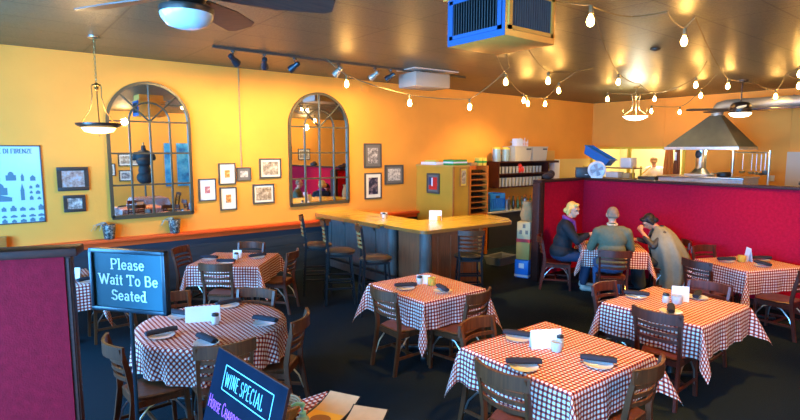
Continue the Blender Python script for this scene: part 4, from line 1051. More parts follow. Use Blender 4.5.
MB().ribbon([(0, 0, .02), (0, 0, -.36)], .014, .006, upv=(1, 0, 0)).build('handle', M['steel'], sp_); MB().box(-.006, .006, -.05, .05, -.46, -.36, bevel=.003).build('blade', M['dark_plastic'], sp_)
tag(MB().box(WB-.02, WB-.001, 4.28, 4.38, 1.58, 1.72, bevel=.004).build('wall_outlet', M['outlet']), 'ivory outlet plate on the kitchen wall right of the utensil rack', 'outlet')
d = MB(); d.box(WB-.03, WB, 3.2, 4.06, 0, 2.28); struct(d.build('door_1', mat('pale_pink_door', (.62, .50, .38), .5)))
bl = MB().ball((0, 0, .06), .13, (1, 1.2, .55)).ball((.03, -.05, .08), .08).build('black_hat', M['dark_plastic']); bl.location = (9.0, 2.15, PC-.01); bl.rotation_euler = (0, 0, .3); tag(bl, 'rounded black object on the partition cap at the right edge of the photo', 'hat')
# kitchen shelving with tote
rk = empty('kitchen_rack', (13.55, 7.72, 0), 0, 'kitchen shelving standing left of the pass-through', 'rack')
for (x, y) in ((-.2, -.72), (.2, -.72), (-.2, .72), (.2, .72)): MB().box(x-.015, x+.015, y-.015, y+.015, 0, 1.90).build('post', M['yellow_post'], rk)
for z in (.9, 1.56, 1.83): MB().box(-.22, .22, -.75, .75, z, z+.03).build('shelf_board', M['slat_gold'], rk)
tt = empty('blue_tote', (13.55, 8.16, 2.06), 0, 'blue plastic tub leaning at a slant on the kitchen shelf', 'tub')
tt.rotation_euler = (R(28), 0, R(0))
q = MB(); q.ring_loft([rect(.16, .36, 0), rect(.19, .42, .22), rect(.175, .40, .22), rect(.145, .34, .02)]); q.build('body', M['blue_plastic'], tt, smooth=False)
q = MB(); q.ring_loft([rect(.205, .435, .205), rect(.205, .435, .23), rect(.175, .40, .23), rect(.175, .40, .205)], cap=False); q.build('rim', M['blue_plastic'], tt, smooth=False)
boxthing('carton', 13.5, 7.22, 1.861, .3, .30, .26, 0, M['white_plastic'], 'white box on the top kitchen shelf right of the blue tub', 'box')
boxthing('carton', 13.5, 7.60, 1.591, .3, .36, .15, 0, M['white_plastic'], 'white box on the lower kitchen shelf under the blue tub', 'box')
boxthing('carton', 13.5, 7.20, 1.591, .3, .2, .13, 0, M['cream_box'], 'small cream box at the right of the lower kitchen shelf', 'box')
yp = MB(); yp.box(14.74, 14.80, 7.84, 7.93, 1.27, 2.36); yp.cyl((14.70, 7.85, 1.30), (15.2, 7.45, 1.85), .015, n=6)
struct(yp.build('trim_7', M['yellow_post']))
def hanging(name, x, y, w, z0, z1, m, label, folds=5):
    rings = []
    for z in (z0, (z0+z1)/2, z1-.08, z1):
        k = 1.0 if z < z1-.1 else .75
        front = [Vector((-.03-.018*math.sin(folds*PI*i/10), (-w/2+w*i/10)*k, z)) for i in range(11)]
        back = [Vector((.015-.018*math.sin(folds*PI*i/10), (-w/2+w*i/10)*k, z)) for i in range(10, -1, -1)]
        rings.append(front+back)
    o = MB().ring_loft(rings).build(name, m); o.location = (x, y, 0); return tag(o, label, 'cloth')
hanging('apron', 14.70, 6.72, .26, 1.46, 2.33, M['orange_apron'], 'orange-brown apron hanging at the right side of the pass-through')
hanging('apron', 14.70, 6.50, .16, 1.46, 2.33, M['brown_cloth'], 'dark brown cloth hanging beside the orange-brown apron', 3)
tw = MB().box(-.015, .0, -.03, .03, 0, .22, bevel=.004).build('towel', M['card']); tw.location = (14.64, 6.52, 2.05); tag(tw, 'small white tag hanging on the dark brown cloth', 'towel')
hk = struct(MB().cyl((14.70, 6.40, 2.34), (14.70, 6.90, 2.34), .012, n=8).build('trim_8', M['steel']))

# ------------------------------------------------------------------ people
def organic(name, prims, m, parent, voxel=.011, it=3):
    b = MB()
    for p in prims:
        if p[0] == 'c':
            _, a, c, r0, r1 = p; a = Vector(a); c = Vector(c)
            b.cyl(a, c, r0, r1, 14); b.ball(a, r0, n=14); b.ball(c, r1, n=14)
        else:
            _, c, r, rot = (*p, None)[:4] if len(p) == 3 else p
            T = Matrix.Identity(4)
            if rot: T = Matrix.Rotation(R(rot[0]), 4, 'X') @ Matrix.Rotation(R(rot[1]), 4, 'Y') @ Matrix.Rotation(R(rot[2]), 4, 'Z')
            b.ball(c, 1, r, 18, mtx=T)
    o = b.build(name, m, parent)
    md = o.modifiers.new('r', 'REMESH'); md.mode = 'VOXEL'; md.voxel_size = voxel; md.use_smooth_shade = True
    ms = o.modifiers.new('s', 'SMOOTH'); ms.iterations = it; ms.factor = .5
    bpy.context.view_layer.update()
    dg = bpy.context.evaluated_depsgraph_get(); me = bpy.data.meshes.new_from_object(o.evaluated_get(dg)); o.modifiers.clear()
    me.materials.clear(); me.materials.append(m); me.shade_smooth(); o.data = me
    return o
def hand(wr, d, up, s, curl=.5):
    """palm and five fingers; wr wrist, d direction of the hand, up back of the hand, s +1 right / -1 left"""
    wr = Vector(wr); d = Vector(d).normalized(); up = Vector(up); up = (up-d*up.dot(d)).normalized(); side = d.cross(up)*s
    P = []
    c = wr+d*.045
    P.append(('c', wr, wr+d*.03, .026, .027))
    for k, (o_, L) in enumerate(((-.030, .062), (-.010, .074), (.010, .078), (.029, .070))):
        base = wr+d*.085+side*o_
        P.append(('c', wr+d*.02+side*o_*.5, base, .016, .0125))
        mid = base+(d*math.cos(curl*.6)-up*math.sin(curl*.6))*L*.5
        tip = mid+(d*math.cos(curl*1.6)-up*math.sin(curl*1.6))*L*.5
        P += [('c', base, mid, .0105, .0095), ('c', mid, tip, .0095, .008)]
    tb = wr+d*.03+side*.030; tm = tb+(d*.6+side*.7-up*.3).normalized()*.035
    P += [('c', tb, tm, .013, .011), ('c', tm, tm+(d*.9-up*.5+side*.1).normalized()*.032, .011, .009)]
    return P
def head(hc, pitch, yaw, sc=1.):
    """head prims at centre hc; returns prims and a matrix"""
    Mx = Matrix.Translation(hc) @ Matrix.Rotation(R(yaw), 4, 'Z') @ Matrix.Rotation(R(-pitch), 4, 'X')
    f = lambda x, y, z: tuple(Mx @ Vector((x*sc, y*sc, z*sc)))
    r = (-pitch, 0, 0)
    P = [('e', f(0, -.01, .025), (.076*sc, .092*sc, .092*sc), (0, 0, 0)), ('c', f(0, .02, -.03), f(0, .045, -.075), .058*sc, .034*sc),
         ('c', f(0, .088, .005), f(0, .108, -.022), .010*sc, .014*sc),
         ('c', f(-.03, .072, .030), f(.03, .072, .030), .018*sc, .018*sc),
         ('c', f(-.018, .082, -.048), f(.018, .082, -.048), .011*sc, .011*sc),
         ('c', f(.078, -.005, .015), f(.080, -.012, -.018), .014*sc, .010*sc), ('c', f(-.078, -.005, .015), f(-.080, -.012, -.018), .014*sc, .010*sc)]
    return P, f
def face_bits(f, parent, sc=1.):
    for s in (-1, 1):
        MB().ball(f(s*.030, .086, .016), .0095*sc, n=10).build('eye', M['eye'], parent)
        MB().tube([f(s*.014, .092, .034), f(s*.032, .091, .038), f(s*.048, .080, .032)], .0035, 6).build('eyebrow', M['hair_grey'], parent)
    MB().tube([f(-.022, .089, -.046), f(0, .096, -.045), f(.022, .089, -.046)], .0045, 6).build('mouth', M['lip'], parent)

def diner(loc, rz, label, scale=1.06):
    t = empty('person', loc, rz, label, 'person'); t.scale = (scale,)*3; return t

# man seen from behind
T_ = diner((7.33, 4.12, 0), PA-PI/2, 'grey-haired person in a grey-green sweater sitting with their back to us')
hc = (0, .06, 1.265); hp, hf = head(hc, 8, 0, 1.0)
sh_l, sh_r = (-.19, -.01, 1.03), (.19, -.01, 1.03); el_l, el_r = (-.27, .10, .79), (.27, .10, .79); wr_l, wr_r = (-.15, .34, .80), (.15, .34, .80)
body = hp+[('c', (0, .02, 1.06), (0, .04, 1.18), .055, .052), ('e', (0, 0, .93), (.17, .11, .17)), ('e', (0, -.01, .70), (.15, .11, .16)), ('e', (0, 0, .55), (.18, .15, .10)),
    ('c', sh_l, el_l, .052, .042), ('c', el_l, wr_l, .040, .027), ('c', sh_r, el_r, .052, .042), ('c', el_r, wr_r, .040, .027)]
body += hand(wr_l, (.25, 1, -.05), (0, 0, 1), 1, .9)+hand(wr_r, (-.25, 1, -.05), (0, 0, 1), -1, .9)
for s in (-1, 1): body += [('c', (s*.10, .02, .54), (s*.15, .40, .53), .082, .058), ('c', (s*.15, .40, .53), (s*.15, .16, .12), .052, .036), ('c', (s*.15, .15, .06), (s*.16, .30, .045), .035, .03)]
organic('body', body, M['skin'], T_)
organic('sweater', [('e', (0, 0, .95), (.205, .135, .17)), ('e', (0, -.005, .76), (.195, .135, .17)), ('e', (0, 0, .60), (.205, .145, .12)), ('c', (-.13, 0, 1.055), (.13, 0, 1.055), .072, .072),
    ('c', sh_l, el_l, .074, .060), ('c', el_l, (-.165, .31, .80), .057, .040), ('c', sh_r, el_r, .074, .060), ('c', el_r, (.165, .31, .80), .057, .040), ('c', (0, .0, 1.08), (0, .02, 1.12), .075, .062)], M['sage'], T_)
MB().tube([(.062*math.cos(2*PI*k/20), .03+.062*math.sin(2*PI*k/20), 1.145+.01*math.sin(2*PI*k/20)) for k in range(20)], .014, 8, closed=True).build('collar', M['collar'], T_)
organic('trousers', [('e', (0, 0, .545), (.20, .17, .105))]+[('c', (s*.10, .02, .545), (s*.15, .40, .535), .098, .072) for s in (-1, 1)]+[('c', (s*.15, .40, .535), (s*.15, .17, .14), .066, .052) for s in (-1, 1)], M['jeans'], T_)
for s in (-1, 1): organic('shoe', [('c', (s*.15, .12, .05), (s*.16, .31, .04), .048, .042), ('e', (s*.15, .13, .08), (.045, .055, .05))], M['shoe'], T_)
organic('hair', [('e', hf(0, -.026, .036), (.080, .084, .088)), ('c', hf(-.04, -.062, -.01), hf(.04, -.062, -.01), .036, .036)], M['hair_grey'], T_)
face_bits(hf, T_)

# woman left, facing right
cb_ = Vector((-math.sin(PA), math.cos(PA)))
W1 = Vector((PX, PY))+cb_*.78
T_ = diner((W1.x, W1.y, 0), PA+PI, 'blonde person in navy jacket and purple scarf, leftmost of the three diners')
hc = (.0, .16, 1.25); hp, hf = head(hc, 14, -38, 1.0)
sh_l, sh_r = (-.175, .05, 1.02), (.175, .05, 1.02); el_l, el_r = (-.23, .20, .79), (.23, .22, .80); wr_l, wr_r = (-.12, .42, .84), (.13, .40, .90)
body = hp+[('c', (0, .07, 1.05), (0, .12, 1.17), .050, .048), ('e', (0, .05, .92), (.16, .11, .17)), ('e', (0, .01, .70), (.14, .11, .16)), ('e', (0, 0, .55), (.18, .15, .10)),
    ('c', sh_l, el_l, .048, .040), ('c', el_l, wr_l, .038, .025), ('c', sh_r, el_r, .048, .040), ('c', el_r, wr_r, .038, .025)]
body += hand(wr_l, (.3, 1, .05), (0, 0, 1), 1, .8)+hand(wr_r, (-.35, 1, .25), (.2, 0, 1), -1, .9)
for s in (-1, 1): body += [('c', (s*.10, .02, .54), (s*.12, .42, .53), .082, .056), ('c', (s*.12, .42, .53), (s*.12, .34, .12), .050, .034), ('c', (s*.12, .34, .06), (s*.13, .50, .045), .033, .028)]
organic('body', body, M['skin'], T_)
organic('jacket', [('e', (0, .06, .93), (.20, .145, .18)), ('e', (0, .02, .74), (.19, .15, .17)), ('e', (0, 0, .60), (.215, .185, .15)), ('e', (0, .12, .58), (.18, .12, .08)), ('c', (-.12, .05, 1.04), (.12, .05, 1.04), .075, .075),
    ('c', sh_l, el_l, .074, .062), ('c', el_l, (-.14, .38, .84), .060, .042), ('c', sh_r, el_r, .074, .062), ('c', el_r, (.145, .37, .885), .060, .042)], M['navy'], T_)
organic('scarf', [('c', (.075*math.cos(2*PI*k/10), .09+.065*math.sin(2*PI*k/10), 1.115-.03*math.sin(2*PI*k/10)), (.075*math.cos(2*PI*(k+1)/10), .09+.065*math.sin(2*PI*(k+1)/10), 1.115-.03*math.sin(2*PI*(k+1)/10)), .035, .035) for k in range(10)]+[('c', (.04, .17, 1.07), (.03, .20, .92), .035, .03)], M['purple'], T_)
organic('trousers', [('e', (0, 0, .545), (.195, .17, .10))]+[('c', (s*.10, .02, .54), (s*.12, .42, .53), .095, .070) for s in (-1, 1)]+[('c', (s*.12, .42, .53), (s*.12, .34, .14), .064, .055) for s in (-1, 1)], M['dark_jeans'], T_)
for s in (-1, 1): organic('shoe', [('c', (s*.12, .33, .05), (s*.13, .50, .04), .045, .038), ('e', (s*.12, .34, .08), (.042, .05, .05))], M['shoe'], T_)
organic('hair', [('e', hf(0, -.035, .040), (.090, .088, .092)), ('e', hf(0, .035, .098), (.066, .045, .028)), ('c', hf(-.085, -.02, .02), hf(-.083, -.025, -.055), .035, .03), ('c', hf(.085, -.02, .02), hf(.083, -.025, -.055), .035, .03), ('c', hf(-.05, -.09, -.03), hf(.05, -.09, -.03), .045, .045)], M['hair_blond'], T_, it=2)
face_bits(hf, T_)

# woman right, facing left, wrapped in a shawl
W2 = Vector((PX, PY))-cb_*.84
T_ = diner((W2.x, W2.y, 0), PA, 'dark-haired person wrapped in a sage shawl bending over their plate at right', 1.04)
hc = (.0, .27, 1.12); hp, hf = head(hc, 38, 0, .98)
sh_l, sh_r = (-.16, .09, .96), (.16, .09, .96); el_l, el_r = (-.23, .24, .78), (.23, .24, .78); wr_l, wr_r = (-.12, .39, .98), (.13, .44, .82)
body = hp+[('c', (0, .12, 1.0), (0, .21, 1.08), .048, .046), ('e', (0, .06, .88), (.155, .11, .17)), ('e', (0, .01, .68), (.14, .11, .16)), ('e', (0, 0, .55), (.17, .15, .10)),
    ('c', sh_l, el_l, .046, .038), ('c', el_l, wr_l, .036, .024), ('c', sh_r, el_r, .046, .038), ('c', el_r, wr_r, .036, .024)]
body += hand(wr_l, (.35, .3, .5), (-.5, .8, .2), 1, 1.3)+hand(wr_r, (-.25, 1, 0), (0, 0, 1), -1, .8)
for s in (-1, 1): body += [('c', (s*.10, .02, .54), (s*.12, .42, .53), .080, .054), ('c', (s*.12, .42, .53), (s*.12, .36, .12), .048, .034), ('c', (s*.12, .36, .06), (s*.13, .50, .045), .033, .028)]
organic('body', body, M['skin'], T_)
organic('blouse', [('e', (0, .07, .89), (.175, .13, .17)), ('e', (0, .02, .70), (.16, .13, .17)), ('c', (-.11, .09, .98), (.11, .09, .98), .06, .06), ('c', sh_l, el_l, .058, .048), ('c', el_l, (-.15, .35, .91), .046, .034), ('c', sh_r, el_r, .058, .048), ('c', el_r, (.15, .40, .82), .046, .034)], M['dark_plastic'], T_)
organic('skirt', [('e', (0, 0, .545), (.19, .17, .10)), ('c', (-.10, .02, .54), (-.12, .42, .52), .10, .08), ('c', (.10, .02, .54), (.12, .42, .52), .10, .08), ('c', (-.12, .42, .50), (-.12, .38, .16), .08, .09), ('c', (.12, .42, .50), (.12, .38, .16), .08, .09), ('c', (-.1, .40, .4), (.1, .40, .2), .08, .08)], M['dark_skirt'], T_)
for s in (-1, 1): organic('shoe', [('c', (s*.12, .35, .05), (s*.13, .50, .04), .043, .036)], M['black_metal'], T_)
organic('hair', [('e', hf(0, -.03, .045), (.094, .090, .090)), ('e', hf(0, .05, .085), (.072, .05, .035)), ('c', hf(-.08, -.01, .03), hf(-.075, -.02, -.035), .028, .024), ('c', hf(.08, -.01, .03), hf(.075, -.02, -.035), .028, .024), ('c', hf(-.04, -.09, -.02), hf(.04, -.09, -.02), .042, .042)], M['hair_black'], T_, it=2)
face_bits(hf, T_)
# shawl: lofted cape from the neck over the back, almost to the floor
rings = []
for i, (z, cy, rx, ry, fo) in enumerate(((1.07, .13, .085, .075, 0), (1.03, .10, .16, .12, .01), (.96, .08, .24, .18, .015), (.85, .06, .30, .24, .03), (.70, .0, .34, .28, .04), (.55, -.05, .33, .29, .05), (.40, -.08, .31, .27, .05), (.22, -.10, .30, .25, .06), (.08, -.10, .30, .25, .06))):
    ring = []
    n = 48
    for k in range(n):
        a = R(118)+R(304)*k/(n-1)   # open towards the front (+Y)
        f_ = 1+fo*math.sin(9*a+.5*i)*1.3
        ring.append(Vector((rx*f_*math.cos(a), cy+ry*f_*math.sin(a), z+(.10*max(0, math.cos(a-R(200))) if i > 6 else 0))))
    inner = [p+Vector((-(p.x)*.05, (cy-p.y)*.05, 0)) for p in reversed(ring)]
    rings.append(ring+inner)
MB().ring_loft(rings).build('shawl', M['shawl'], T_)
g = 'chairs of the seated diners'
put(chd, 7.26, 4.07, 37, 'reddish mahogany chair carrying the grey-haired person seen from behind', g)
put(chd, W1.x-.03, W1.y+.05, 37-90, 'dark chair under the blonde person at the end of the partition', g)
put(chd, W2.x, W2.y, 37+90, 'chair hidden under the sage shawl at the diners table', g)
# their meal
def mk_dinner():
    t = empty('dinner_plate'); t['category'] = 'plate'
    MB().lathe([(.05, 0), (.08, .004), (.135, .02), (.137, .024), (.10, .016), (.0, .010)], n=32).build('plate', M['yellow'], t)
    MB().ball((0, 0, .022), .085, (1, 1, .32)).ball((.03, .02, .035), .04, (1, 1, .5)).build('pasta', M['food'], t); return t
dinner = once(mk_dinner)
ctr = Vector((PX, PY)); av = Vector((math.cos(PA), math.sin(PA)))
q = ctr-cb_*.25; dinner((q.x, q.y, TT), 0, 'plate of pasta in front of the person in the shawl', 'pasta plates')
q = ctr+cb_*.27; dinner((q.x, q.y, TT), 1, 'plate of pasta in front of the blonde person', 'pasta plates')
mug = empty('mug', (*(ctr-cb_*.07+av*.12), TT), 0, 'yellow-lit mug on the diners table', 'mug')
MB().lathe([(.036, 0), (.040, .01), (.042, .11), (.038, .11), (.034, .012), (0, .010)], n=20).build('body', M['collar'], mug); MB().tube([(.04, 0, .09), (.065, 0, .085), (.068, 0, .04), (.04, 0, .025)], .006, 6).build('handle', M['collar'], mug)

# cook
struct(MB().box(WB+.16, 17.59, 4.51, 9.74, .0, .18).build('floor_kitchen', M['floor']))
T_ = empty('person', (15.65, 7.55, .181), R(100), 'cook in white jacket and tan cap seen through the kitchen pass-through', 'person'); T_.scale = (1.13,)*3
hc = (0, .12, 1.60); hp, hf = head(hc, 25, 20, 1.0)
sh_l, sh_r = (-.19, 0, 1.40), (.19, 0, 1.40); el_l, el_r = (-.24, .08, 1.13), (.24, .10, 1.13); wr_l, wr_r = (-.14, .32, 1.10), (.14, .32, 1.12)
body = hp+[('c', (0, .02, 1.42), (0, .08, 1.53), .055, .050), ('e', (0, .02, 1.28), (.17, .11, .18)), ('e', (0, 0, 1.05), (.15, .11, .17)), ('e', (0, 0, .92), (.17, .13, .12)),
   ('c', sh_l, el_l, .050, .040), ('c', el_l, wr_l, .038, .026), ('c', sh_r, el_r, .050, .040), ('c', el_r, wr_r, .038, .026)]
body += hand(wr_l, (.2, 1, 0), (0, 0, 1), 1, .9)+hand(wr_r, (-.2, 1, 0), (0, 0, 1), -1, .9)
for s in (-1, 1): body += [('c', (s*.09, 0, .88), (s*.10, .02, .48), .085, .058), ('c', (s*.10, .02, .48), (s*.10, -.01, .09), .054, .036), ('c', (s*.10, -.01, .05), (s*.11, .15, .04), .035, .028)]
organic('body', body, M['skin'], T_, .013)
organic('jacket', [('e', (0, .02, 1.29), (.21, .14, .20)), ('e', (0, 0, 1.05), (.19, .14, .20)), ('e', (0, 0, .85), (.20, .15, .12)), ('c', (-.12, 0, 1.43), (.12, 0, 1.43), .06, .06), ('c', sh_l, el_l, .07, .058), ('c', el_l, (-.15, .29, 1.10), .056, .045), ('c', sh_r, el_r, .07, .058), ('c', el_r, (.15, .29, 1.12), .056, .045)], M['white_cloth'], T_, .014)
organic('trousers', [('e', (0, 0, .88), (.19, .14, .11))]+[('c', (s*.09, 0, .86), (s*.10, .02, .48), .10, .075) for s in (-1, 1)]+[('c', (s*.10, .02, .48), (s*.10, 0, .10), .072, .058) for s in (-1, 1)], M['dark_skirt'], T_, .014)
organic('cap', [('e', hf(0, -.012, .065), (.088, .10, .065)), ('c', hf(-.04, .09, .05), hf(.04, .09, .05), .022, .022), ('c', hf(-.02, .12, .045), hf(.02, .12, .045), .015, .015)], M['cap'], T_, .010)
organic('hair', [('c', hf(-.05, -.07, -.0), hf(.05, -.07, -.0), .04, .04)], M['hair_black'], T_, .012)
face_bits(hf, T_)

# dress form behind the camera, seen in the left mirror
df = empty('dress_form', (4.5, -1.75, 0), R(15), 'black dress form on a stand, seen only as a reflection in the left mirror', 'mannequin')
organic('torso', [('e', (0, 0, 1.52), (.20, .12, .16)), ('e', (0, .03, 1.38), (.18, .15, .13)), ('e', (0, 0, 1.17), (.145, .11, .17)), ('e', (0, 0, .98), (.19, .14, .17)), ('c', (0, 0, 1.60), (0, .01, 1.74), .06, .055), ('c', (-.19, 0, 1.56), (-.22, 0, 1.46), .06, .055), ('c', (.19, 0, 1.56), (.22, 0, 1.46), .06, .055)], M['mannequin'], df, .014)
MB().cyl((0, 0, .04), (0, 0, .9), .02).lathe([(.20, 0), (.19, .03), (.03, .05)], n=24).build('stand', M['frame_black'], df)
MB().lathe([(.055, 1.74), (.05, 1.77), (.02, 1.80), (.025, 1.84), (.0, 1.87)], n=16).build('finial', M['brass'], df)
df.scale = (1.4,)*3
table(4.35, -.75, 0, .98, .98, .28, 21, 'table behind the camera side of the room, seen only in the left mirror', 'checked cloth on the table reflected in the left mirror')
put(ch, 5.05, -.75, 180, 'chair at the table reflected in the left mirror', None)

# ------------------------------------------------------------------ seating sign
sg = empty('seating_sign', (.67, 3.505, 0), math.atan2(-.43, .32), 'blue Please Wait To Be Seated sign on a thin dark pole', 'sign')
MB().box(-.255, .255, -.012, .012, 1.335, 1.685).build('sign_face', M['sign_face'], sg, smooth=False)
f = MB()
for (a, b, c, d) in ((-.275, .275, 1.68, 1.705), (-.275, .275, 1.315, 1.34), (-.275, -.25, 1.315, 1.705), (.25, .275, 1.315, 1.705)): f.box(a, b, -.024, .020, c, d, bevel=.003)
f.build('frame', M['sign_frame'], sg)
MB().cyl((0, .0, .02), (0, .0, 1.32), .012, n=12).build('pole', M['sign_frame'], sg)
MB().lathe([(.16, 0), (.155, .015), (.03, .03), (.0, .035)], n=28).build('base', M['sign_frame'], sg)
for s_, z_ in (('Please', 1.582), ('Wait To Be', 1.485), ('Seated', 1.388)):
    put_text(s_, .062, 0.005, z_, -.0125, M['sign_text'], sg, .006, .0095, serif=1, spacing=.10, xs=1.18)

# ------------------------------------------------------------------ wine board, pump, menus, basket on the foreground table
TF = TT
wbm = empty('wine_board', (.945, 2.325, TF), R(-90)+.09, 'black chalkboard reading Wine Special at the bottom of the photo', 'chalkboard')
bh = .545; lean = math.atan2(.15, bh)
Tb = Matrix.Rotation(-lean, 4, 'X')
ob = MB(); ob.box(-.335, .335, 0, .016, .0, bh); ob.build('board', M['chalk_face'], wbm, smooth=False).matrix_local = Matrix.Translation((0, -.15, 0)) @ Tb
f = MB(); f.box(-.337, .337, .001, .0165, bh, bh+.005); f.box(-.337, -.335, .001, .0165, 0, bh); f.box(.335, .337, .001, .0165, 0, bh)
f.build('edging', M['trim'], wbm).matrix_local = Matrix.Translation((0, -.15, 0)) @ Tb
MB().ribbon([(0, .012, bh*.8), (0, .14, .005)], .05, .012, upv=(0, 1, 0)).build('easel_leg', M['frame_black'], wbm)
def chalk(s, hgt, x, z, m, **kw):
    o = put_text(s, hgt, x, 0, 0, m, wbm, kw.pop('thin', .0036), kw.pop('thick', .0036), center=False, **kw)
    o.matrix_local = Matrix.Translation((0, -.15, 0)) @ Tb @ Matrix.Translation((x, -.001, z)); return o
chalk('WINE SPECIAL', .066, -.195, bh-.150, M['chalk_cyan'], xs=.66, spacing=.16, jitter=.05)
q = MB(); bx = (-.215, .245, bh-.175, bh-.055); tk = .0018
for (a, b, c, d) in ((bx[0], bx[1], bx[3]-tk, bx[3]+tk), (bx[0], bx[1], bx[2]-tk, bx[2]+tk), (bx[0]-tk, bx[0]+tk, bx[2], bx[3]), (bx[1]-tk, bx[1]+tk, bx[2], bx[3])): q.box(a, b, -.0025, -.001, c, d)
q.build('lettering', M['chalk_cyan'], wbm, smooth=False).matrix_local = Matrix.Translation((0, -.15, 0)) @ Tb
chalk('HOUSE CHARDONNAY', .062, -.315, bh-.29, M['chalk_pink'], xs=.72, small=.72, spacing=.09)
chalk('$ 7', .075, -.10, bh-.40, M['chalk_green'], xs=.9, thin=.009, thick=.009)
pm_ = empty('pump_bottle', (1.265, 2.43, TF), R(150), 'pale blue hand sanitiser pump bottle at the bottom edge', 'bottle')
MB().lathe([(.033, 0), (.036, .01), (.036, .085), (.030, .10), (.014, .108)], n=20).build('body', M['gel'], pm_)
MB().lathe([(.015, .106), (.017, .11), (.017, .125), (.006, .128), (.006, .150)], n=16).build('collar', M['cyan_plastic'], pm_)
q = MB(); q.lathe([(.010, .148), (.013, .152), (.013, .166), (.008, .170)], n=16); q.ribbon([(0, 0, .163), (.035, 0, .166), (.058, 0, .158)], [.018, .014, .008], [.012, .011, .008]); q.build('nozzle', M['cyan_plastic'], pm_); pm_.scale = (1.05, 1.05, 1.2)
def menu_thing(x, y, z, rz, label, w, l, bend):
    t = empty('menu', (x, y, z), R(rz), label, 'menu', 'curled menus on the foreground table')
    n = 14
    def sheet(x0, x1, y0, y1, dz, th):
        rings = []
        for i in range(n+1):
            yy = y0+(y1-y0)*i/n; s = yy/l
            zz = bend*(2*s)**2*(.3+.7*(s > 0))+dz
            rings.append([Vector((x0, yy, zz)), Vector((x1, yy, zz)), Vector((x1, yy, zz+th)), Vector((x0, yy, zz+th))])
        return MB().ring_loft(rings)
    sheet(-w/2, w/2, -l/2, l/2, 0, .006).build('cover', M['black_metal'], t)
    sheet(-w/2+.008, w/2-.008, -l/2+.008, l/2-.008, .0062, .0012).build('page', M['menu_paper'], t)
    sheet(-w/2+.012, w/2-.012, -l/2+.012, -l*.02, .0076, .0008).build('art_panel', M['menu_gold'], t)
    q = MB(); 
    rings = []
    for r_ in (.001, .035, .055):
        ring = []
        for k in range(20):
            xx = r_*1.1*math.cos(2*PI*k/20); yy = -l*.26+r_*1.0*math.sin(2*PI*k/20); s = yy/l
            ring.append(Vector((xx, yy, bend*(2*s)**2*.3+.0098)))
        rings.append(ring)
    q.ring_loft(rings, cap=False); q.build('art_disc', M['menu_brown'], t)
    return t
menu_thing(1.49, 2.53, TF+.03, -62, 'curled menu with golden art, the farther of two on the foreground table', .22, .38, .035)
menu_thing(1.53, 2.28, TF+.03, -55, 'curled menu page nearest the bottom edge, beside the golden one', .22, .38, .03)
for k, (x, y, lb) in enumerate(((1.47, 2.53, 'black folder under the farther curled menu'), (1.51, 2.27, 'black folder under the nearer curled menu'))):
    o = MB().box(-.12, .12, -.17, .17, 0, .028, bevel=.004).build('folder', M['black_metal']); o.location = (x, y, TF+.0005); o.rotation_euler = (0, 0, R(-60)); tag(o, lb, 'folder', 'black folders under the menus')
wk = empty('wicker_basket', (1.27, 2.70, TF), 0, 'small round wicker basket behind the wine board', 'basket')
q = MB()
for k in range(7): 
    r = .075+.006*k
    q.tube([(r*math.cos(2*PI*j/24), r*math.sin(2*PI*j/24), .008+.014*k+.003*math.sin(j*PI)) for j in range(24)], .007, 6, closed=True)
q.lathe([(.075, 0), (.075, .006)], n=24); q.build('weave', M['wicker'], wk)
q = MB()
for k in range(12): a = 2*PI*k/12; q.cyl((.078*math.cos(a), .078*math.sin(a), 0), (.118*math.cos(a), .118*math.sin(a), .10), .004, n=6)
q.build('stakes', M['wicker'], wk)

# ------------------------------------------------------------------ ceiling things
def ceiling_fan(loc, Rr, angs, label, zb, glass, bw=.15, bowl=.15, kbody=1.):
    x, y = loc; t = empty('ceiling_fan', (x, y, CE), 0, label, 'ceiling fan')
    dz = zb-CE
    MB().lathe([(.075*kbody, 0), (.07*kbody, -.04), (.03, -.07)], n=24).build('canopy', M['fan_body'], t)
    MB().cyl((0, 0, -.05), (0, 0, dz+.30), .015).build('downrod', M['fan_body'], t)
    MB().lathe([(.03, dz+.32), (.10*kbody, dz+.29), (.125*kbody, dz+.24), (.125*kbody, dz+.19), (.10*kbody, dz+.15), (.06, dz+.13)], n=28).build('motor', M['fan_body'], t)
    MB().lathe([(bowl*1.02, dz+.10*kbody+.02), (bowl*1.03, dz+.085*kbody+.02), (bowl*.9, dz+.05), (.05, dz+.14)], n=28).build('light_collar', M['fan_body'], t)
    MB().lathe([(bowl, dz+.085), (bowl*.96, dz+.06), (bowl*.75, dz+.02), (bowl*.4, dz+.003), (.0, dz)], n=32).build('glass_bowl', glass, t)
    for a in angs:
        T = Matrix.Rotation(R(a), 4, 'Z') @ Matrix.Translation((0, 0, dz+.165+(.04 if kbody == 1 else 0))) @ Matrix.Rotation(R(-13 if kbody == 1 else 10), 4, 'X')
        pr = [(.20, -.05), (Rr*.6, -bw/2), (Rr*.93, -bw/2), (Rr, -bw/2+.05), (Rr, bw/2-.03), (Rr*.95, bw/2), (Rr*.6, bw/2), (.20, .05)]
        MB().prism(pr, -.004, .004, mtx=T).build('blade', M['fan_blade'], t, smooth=False)
        MB().prism([(.08, -.02), (.26, -.035), (.26, .035), (.08, .02)], -.010, -.004, mtx=T).build('blade_iron', M['fan_body'], t, smooth=False)
    return t
ceiling_fan((1.05, 3.40), .90, (118, 46, -22, -94, -166), 'dark-bladed ceiling fan with unlit opal bowl at the top left', 3.04, M['opal_off'], .22, .155)
ceiling_fan((12.3, 4.24), 1.02, (128, 60, -10, -75, -160), 'ceiling fan with lit bowl above the kitchen at right', 2.99, M['opal_on'], .16, .20, 1.5)

